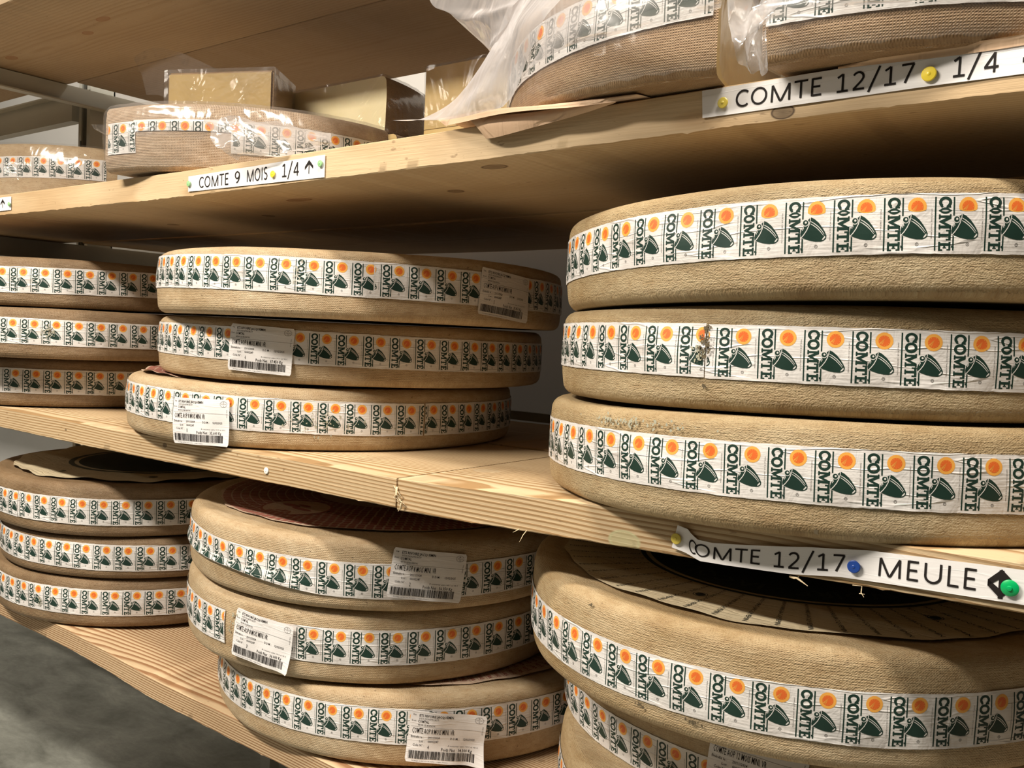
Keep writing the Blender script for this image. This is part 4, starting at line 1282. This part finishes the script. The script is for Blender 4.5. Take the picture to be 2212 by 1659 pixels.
# kraft paper under the big quarters, folded over the plank edge
sheet('kraft_sheet', [
    [at(962, 272, .80), at(985, 268, .79), at(1100, 244, .775), at(1250, 231, .775), at(1400, 210, .785)],
    [at(964, 262, .84), at(985, 258, .83), at(1060, 246, .81), at(1200, 233, .80), at(1400, 210, .80)],
    [(-0.72, 1.0, H + .2375), (-0.68, 1.0, H + .238), (-0.60, 1.0, H + .2395), (-0.5, 1.0, H + .2415), (-0.38, 1.0, H + .2435)]], KRAFT, None, amp=0.0008, seed=21,
      label='kraft paper sheet lying under the big wrapped quarter, its front edge lifted', cat='paper')
sheet('kraft_flap', [
    [at(1012, 256, .795), at(1060, 251, .790), at(1150, 243, .785), at(1250, 228, .785), at(1330, 212, .788)],
    [at(1030, 275, .792), at(1065, 268, .786), at(1150, 255, .783), at(1250, 236, .785), at(1330, 217, .788)],
    [at(1050, 300, .795), at(1075, 297, .788), at(1150, 277, .786), at(1250, 249, .788), at(1330, 223, .790)]], KRAFT, None, amp=0.0006, seed=22,
      label='torn kraft paper flap hanging over the upper plank edge below the big quarter', cat='paper')
sheet('kraft_strip', [
    [(-0.262, .80, H + .2468), (-0.22, .795, H + .2480), (-0.16, .795, H + .2492), (-0.10, .795, H + .2502), (0.0, .795, H + .2508)],
    [(-0.262, .7975, H + .2455), (-0.22, .7975, H + .2460), (-0.16, .7975, H + .2465), (-0.10, .7975, H + .2470), (0.0, .7975, H + .2475)],
    [(-0.262, .798, H + .2440), (-0.22, .798, H + .2430), (-0.16, .798, H + .2420), (-0.10, .798, H + .2425), (0.0, .798, H + .2430)]], KRAFT, None, amp=0.0004, seed=23,
      label='narrow kraft paper edge above the 1/4 end of the strip, upper right', cat='paper')


# ------------------------------------------------------------------ paper strips and pins
def arc(cx, cy, rx, ry, a0, a1, n=14):
    return [(cx + rx * math.cos(math.radians(a0 + (a1 - a0) * i / n)), cy + ry * math.sin(math.radians(a0 + (a1 - a0) * i / n))) for i in range(n + 1)]


# light humanist capitals as strokes, cap height 1: (advance, strokes)
GLY = {
    'C': (0.82, [arc(0.50, 0.5, 0.40, 0.455, 48, 312, 22)]),
    'O': (1.02, [arc(0.51, 0.5, 0.42, 0.455, 0, 360, 30)]),
    'M': (1.32, [[(0.15, 0), (0.17, 0.96)], [(0.17, 0.96), (0.62, 0.05)], [(0.70, 0.05), (1.14, 0.96)], [(1.14, 0.96), (1.16, 0)], [(0.60, 0.05), (0.72, 0.05)]]),
    'T': (0.76, [[(0.0, 0.955), (0.76, 0.955)], [(0.38, 0.955), (0.38, 0)]]),
    'E': (0.74, [[(0.15, 0.0), (0.15, 1.0)], [(0.15, 0.955), (0.64, 0.955)], [(0.15, 0.52), (0.58, 0.52)], [(0.15, 0.045), (0.65, 0.045)]]),
    'I': (0.38, [[(0.19, 0), (0.19, 1)]]),
    'S': (0.70, [arc(0.36, 0.73, 0.25, 0.225, 40, 255, 14) + arc(0.34, 0.275, 0.27, 0.23, 80, -140, 16)]),
    'U': (1.0, [[(0.14, 1.0), (0.14, 0.40)] + arc(0.50, 0.38, 0.36, 0.335, 180, 360, 16) + [(0.86, 0.40), (0.86, 1.0)]]),
    'L': (0.66, [[(0.15, 1.0), (0.15, 0.0)], [(0.15, 0.045), (0.62, 0.045)]]),
    '1': (0.76, [[(0.14, 0.80), (0.42, 0.97)], [(0.42, 0.98), (0.42, 0.0)], [(0.12, 0.045), (0.70, 0.045)]]),
    '2': (0.78, [arc(0.36, 0.70, 0.26, 0.255, 155, -25, 14) + [(0.52, 0.47), (0.13, 0.06)], [(0.10, 0.045), (0.68, 0.045)]]),
    '4': (0.80, [[(0.56, 0.96), (0.10, 0.27)], [(0.07, 0.27), (0.76, 0.27)], [(0.56, 0.98), (0.56, 0.0)]]),
    '7': (0.78, [[(0.10, 0.955), (0.70, 0.955)], [(0.68, 0.95), (0.28, 0.0)]]),
    '9': (0.80, [arc(0.38, 0.68, 0.25, 0.275, 0, 360, 22), arc(0.22, 0.60, 0.42, 0.56, 12, -80, 12)]),
    '/': (0.60, [[(0.02, -0.20), (0.56, 1.12)]]),
}


def lettering(s, s0, s1, kb, kc, w=0.085):
    tot = sum(GLY[ch][0] for ch in s) + 0.10 * (len(s) - 1)
    f = (s1 - s0) / tot
    out = []; x = 0
    for ch in s:
        adv, strokes = GLY[ch]
        for st in strokes:
            for q in ribbon([(x + a, b) for a, b in st], w):
                out.append([(s0 + a * f, kb + b * kc) for a, b in q])
        x += adv + 0.10
    return out


def strip(label, top, bot, texts, y=0.7985, n=60, extra=None):
    """top and bot: (s, z) polylines; texts: (string, s0, s1, base offset 0..1, cap height 0..1)"""
    x0 = max(top[0][0], bot[0][0]); x1 = min(top[-1][0], bot[-1][0])
    a0, b0, a1, b1 = top[0][0], bot[0][0], top[-1][0], bot[-1][0]
    cx, cz = (x0 + x1) / 2, H + (top[0][1] + bot[-1][1]) / 2
    mb = MB()

    def P(x, k, lift=0.0):
        """x along the strip, k from bottom 0 to top 1"""
        f = (x - x0) / (x1 - x0)
        xt = x; xb = x
        if x <= x0 + 1e-9: xt, xb = a0, b0
        zt = interp(xt, top); zb = interp(xb, bot)
        xx = xb + (xt - xb) * k
        return (xx - cx, -lift - 0.0004 * math.sin(x * 60), H + zb + (zt - zb) * k - cz)
    xs = [x0 + (x1 - x0) * i / n for i in range(n + 1)]
    rows = [[P(x, k) for x in xs] for k in (0, 0.5, 1)]
    mb.grid(rows, 0, [[(x, k * 0.03) for x in xs] for k in (0, 0.5, 1)])
    for s, s0, s1, kb, kc, bold in texts:
        for q in lettering(s, s0, s1, kb, kc, 0.118):
            mb.add([P(x, k, 0.0004) for x, k in q], [(0, 1, 2, 3)], 1)
    for q in (extra or []):
        mb.add([P(x, k, 0.0004) for x, k in q], [tuple(range(len(q)))], 1)
    o = mb.build('shelf_strip', [STRIP, BLK], None, True, (cx, y, cz))
    return tag(o, label, 'paper label', 'printed paper strips on the plank edges')


def arrow_up(sc, w, k0, k1, t=0.0012, double=False, head=0.30):
    """polygons in (s, k) for an arrow"""
    out = [[(sc - t / 2, k0), (sc + t / 2, k0), (sc + t / 2, k1 - 0.03), (sc - t / 2, k1 - 0.03)]]
    hk = head * (k1 - k0)
    tk = 0.11 * (k1 - k0) / 0.55
    for sg in (-1, 1):
        out.append([(sc, k1), (sc, k1 - tk * 1.5), (sc + sg * w / 2, k1 - hk - tk * 0.9), (sc + sg * w / 2, k1 - hk + tk * 0.2)])
        if double:
            out.append([(sc, k0), (sc, k0 + tk * 1.5), (sc + sg * w / 2, k0 + hk + tk * 0.9), (sc + sg * w / 2, k0 + hk - tk * 0.2)])
    return out


strip('white paper strip reading COMTE 9 MOIS 1/4 pinned to the upper plank',
      [(-1.236, 0.2195), (-0.926, 0.2265)], [(-1.236, 0.1965), (-0.924, 0.1970)],
      [('COMTE', -1.2085, -1.1335, 0.16, 0.68, 0.0), ('9', -1.121, -1.106, 0.18, 0.67, 0.0), ('MOIS', -1.093, -1.045, 0.19, 0.67, 0.0), ('1/4', -1.0146, -0.978, 0.22, 0.65, 0.0)],
      extra=arrow_up(-0.958, 0.017, 0.24, 0.88, 0.0014, head=0.50))
strip('large white strip reading COMTE 12/17 1/4 along the upper plank at the right',
      [(-0.390, 0.2415), (-0.20, 0.2455), (-0.05, 0.2465)], [(-0.388, 0.2155), (-0.20, 0.2195), (-0.05, 0.2215)],
      [('COMTE', -0.356, -0.274, 0.21, 0.60, 0.0), ('12/17', -0.264, -0.198, 0.21, 0.60, 0.0), ('1/4', -0.171, -0.136, 0.17, 0.62, 0.0)],
      extra=arrow_up(-0.110, 0.020, 0.12, 0.80, 0.0020, head=0.50))
strip('wavy white strip reading COMTE 12/17 MEULE with a double arrow',
      [(-0.3893, -0.1778), (-0.3776, -0.1802), (-0.3750, -0.1835), (-0.3678, -0.1885), (-0.3519, -0.1891), (-0.3174, -0.1850), (-0.257, -0.1761), (-0.2344, -0.1736), (-0.21, -0.1702), (-0.1663, -0.1679), (-0.1228, -0.1658), (-0.06, -0.163)],
      [(-0.3944, -0.2008), (-0.3797, -0.2032), (-0.3643, -0.2088), (-0.3376, -0.2079), (-0.275, -0.2039), (-0.2329, -0.1980), (-0.1912, -0.1956), (-0.121, -0.1933), (-0.06, -0.190)],
      [('C', -0.3765, -0.3685, 0.16, 0.62, 0.0), ('OMTE', -0.3705, -0.303, 0.22, 0.60, 0.0), ('12/17', -0.2930, -0.2275, 0.20, 0.60, 0.0), ('MEULE', -0.2015, -0.1238, 0.22, 0.62, 0.0)],
      extra=arrow_up(-0.1076, 0.019, 0.08, 0.94, 0.0034, True, 0.44), y=0.7965, n=90)
strip('short strip end with an up arrow at the left edge of the photo',
      [(-1.99, 0.2225), (-1.823, 0.2228)], [(-1.99, 0.1968), (-1.822, 0.1970)], [('1/4', -1.925, -1.885, 0.27, 0.53, 0.0)], extra=arrow_up(-1.857, 0.017, 0.22, 0.88, 0.0014, head=0.50))


def pin(s, z, col, label, r=0.0056, y=0.7965, nub=False, dome=0.0021):
    e = empty('push_pin', (s, y, H + z), label, 'push pin', 'drawing pins in the plank edges')
    prof = [(0.0, 0.0), (r * 0.95, 0.0), (r, -0.0005), (r * 0.98, -0.0011), (r * 0.88, -0.0015), (r * 0.30, -0.0018), (r * 0.18, -0.0022), (0.0, -0.0023)]
    if nub: prof = prof[:4] + [(r * 0.7, -0.0021), (r * 0.32, -0.0023), (r * 0.26, -0.0036), (0, -0.0038)]
    mb = MB()
    mb.grid([[(a * math.cos(2 * PI * k / 32), b, a * math.sin(2 * PI * k / 32)) for k in range(32)] for a, b in prof], 0, None, close=True)
    mb.build('pin_head', col, e, sharp=math.radians(24))
    mb = MB(); tube(mb, [(0, 0.0005, 0), (0, 0.008, 0)], 0.0005); mb.build('pin_point', PINS, e)
    return e


PINS = plain('pin_steel', (0.6, 0.6, 0.6), 0.3, 0.5, 1.0)
P_Y = plain('yellow_plastic', (0.80, 0.62, 0.05), 0.3); P_O = plain('dull_yellow_plastic', (0.62, 0.50, 0.08), 0.35)
P_G = plain('pale_green_plastic', (0.28, 0.52, 0.24), 0.35); P_GR = plain('bright_green_plastic', (0.0, 0.36, 0.10), 0.3)
P_B = plain('blue_plastic', (0.01, 0.055, 0.30), 0.4); P_W = plain('white_plastic', (0.8, 0.78, 0.75), 0.3)
pin(-1.029, -0.206, P_W, 'white pin alone in the edge of the middle plank', 0.0048, 0.7995)
pin(-0.367, 0.227, P_O, 'yellow pin at the left end of the big COMTE 12/17 strip', 0.0052)
pin(-0.187, 0.229, P_Y, 'bright yellow pin between 12/17 and 1/4 on the upper right strip', 0.0060)
pin(-0.389, -0.191, P_O, 'dull yellow pin holding the bent left end of the MEULE strip', 0.0055, 0.7945)
pin(-0.220, -0.186, P_B, 'blue pin in the middle of the MEULE strip', 0.0056, 0.7945)
pin(-0.101, -0.180, P_GR, 'bright green pin over the double arrow of the MEULE strip', 0.0066, 0.7945, True)
pin(-1.232, 0.208, P_G, 'pale green pin at the left end of the COMTE 9 MOIS strip', 0.0046)
pin(-1.031, 0.208, P_Y, 'small yellow pin between MOIS and 1/4 on the COMTE 9 MOIS strip', 0.0048)
pin(-0.933, 0.215, P_G, 'pale green pin at the right end of the COMTE 9 MOIS strip', 0.0046)
pin(-1.826, 0.208, P_G, 'pale green pin on the strip at the left edge of the photo', 0.0042)
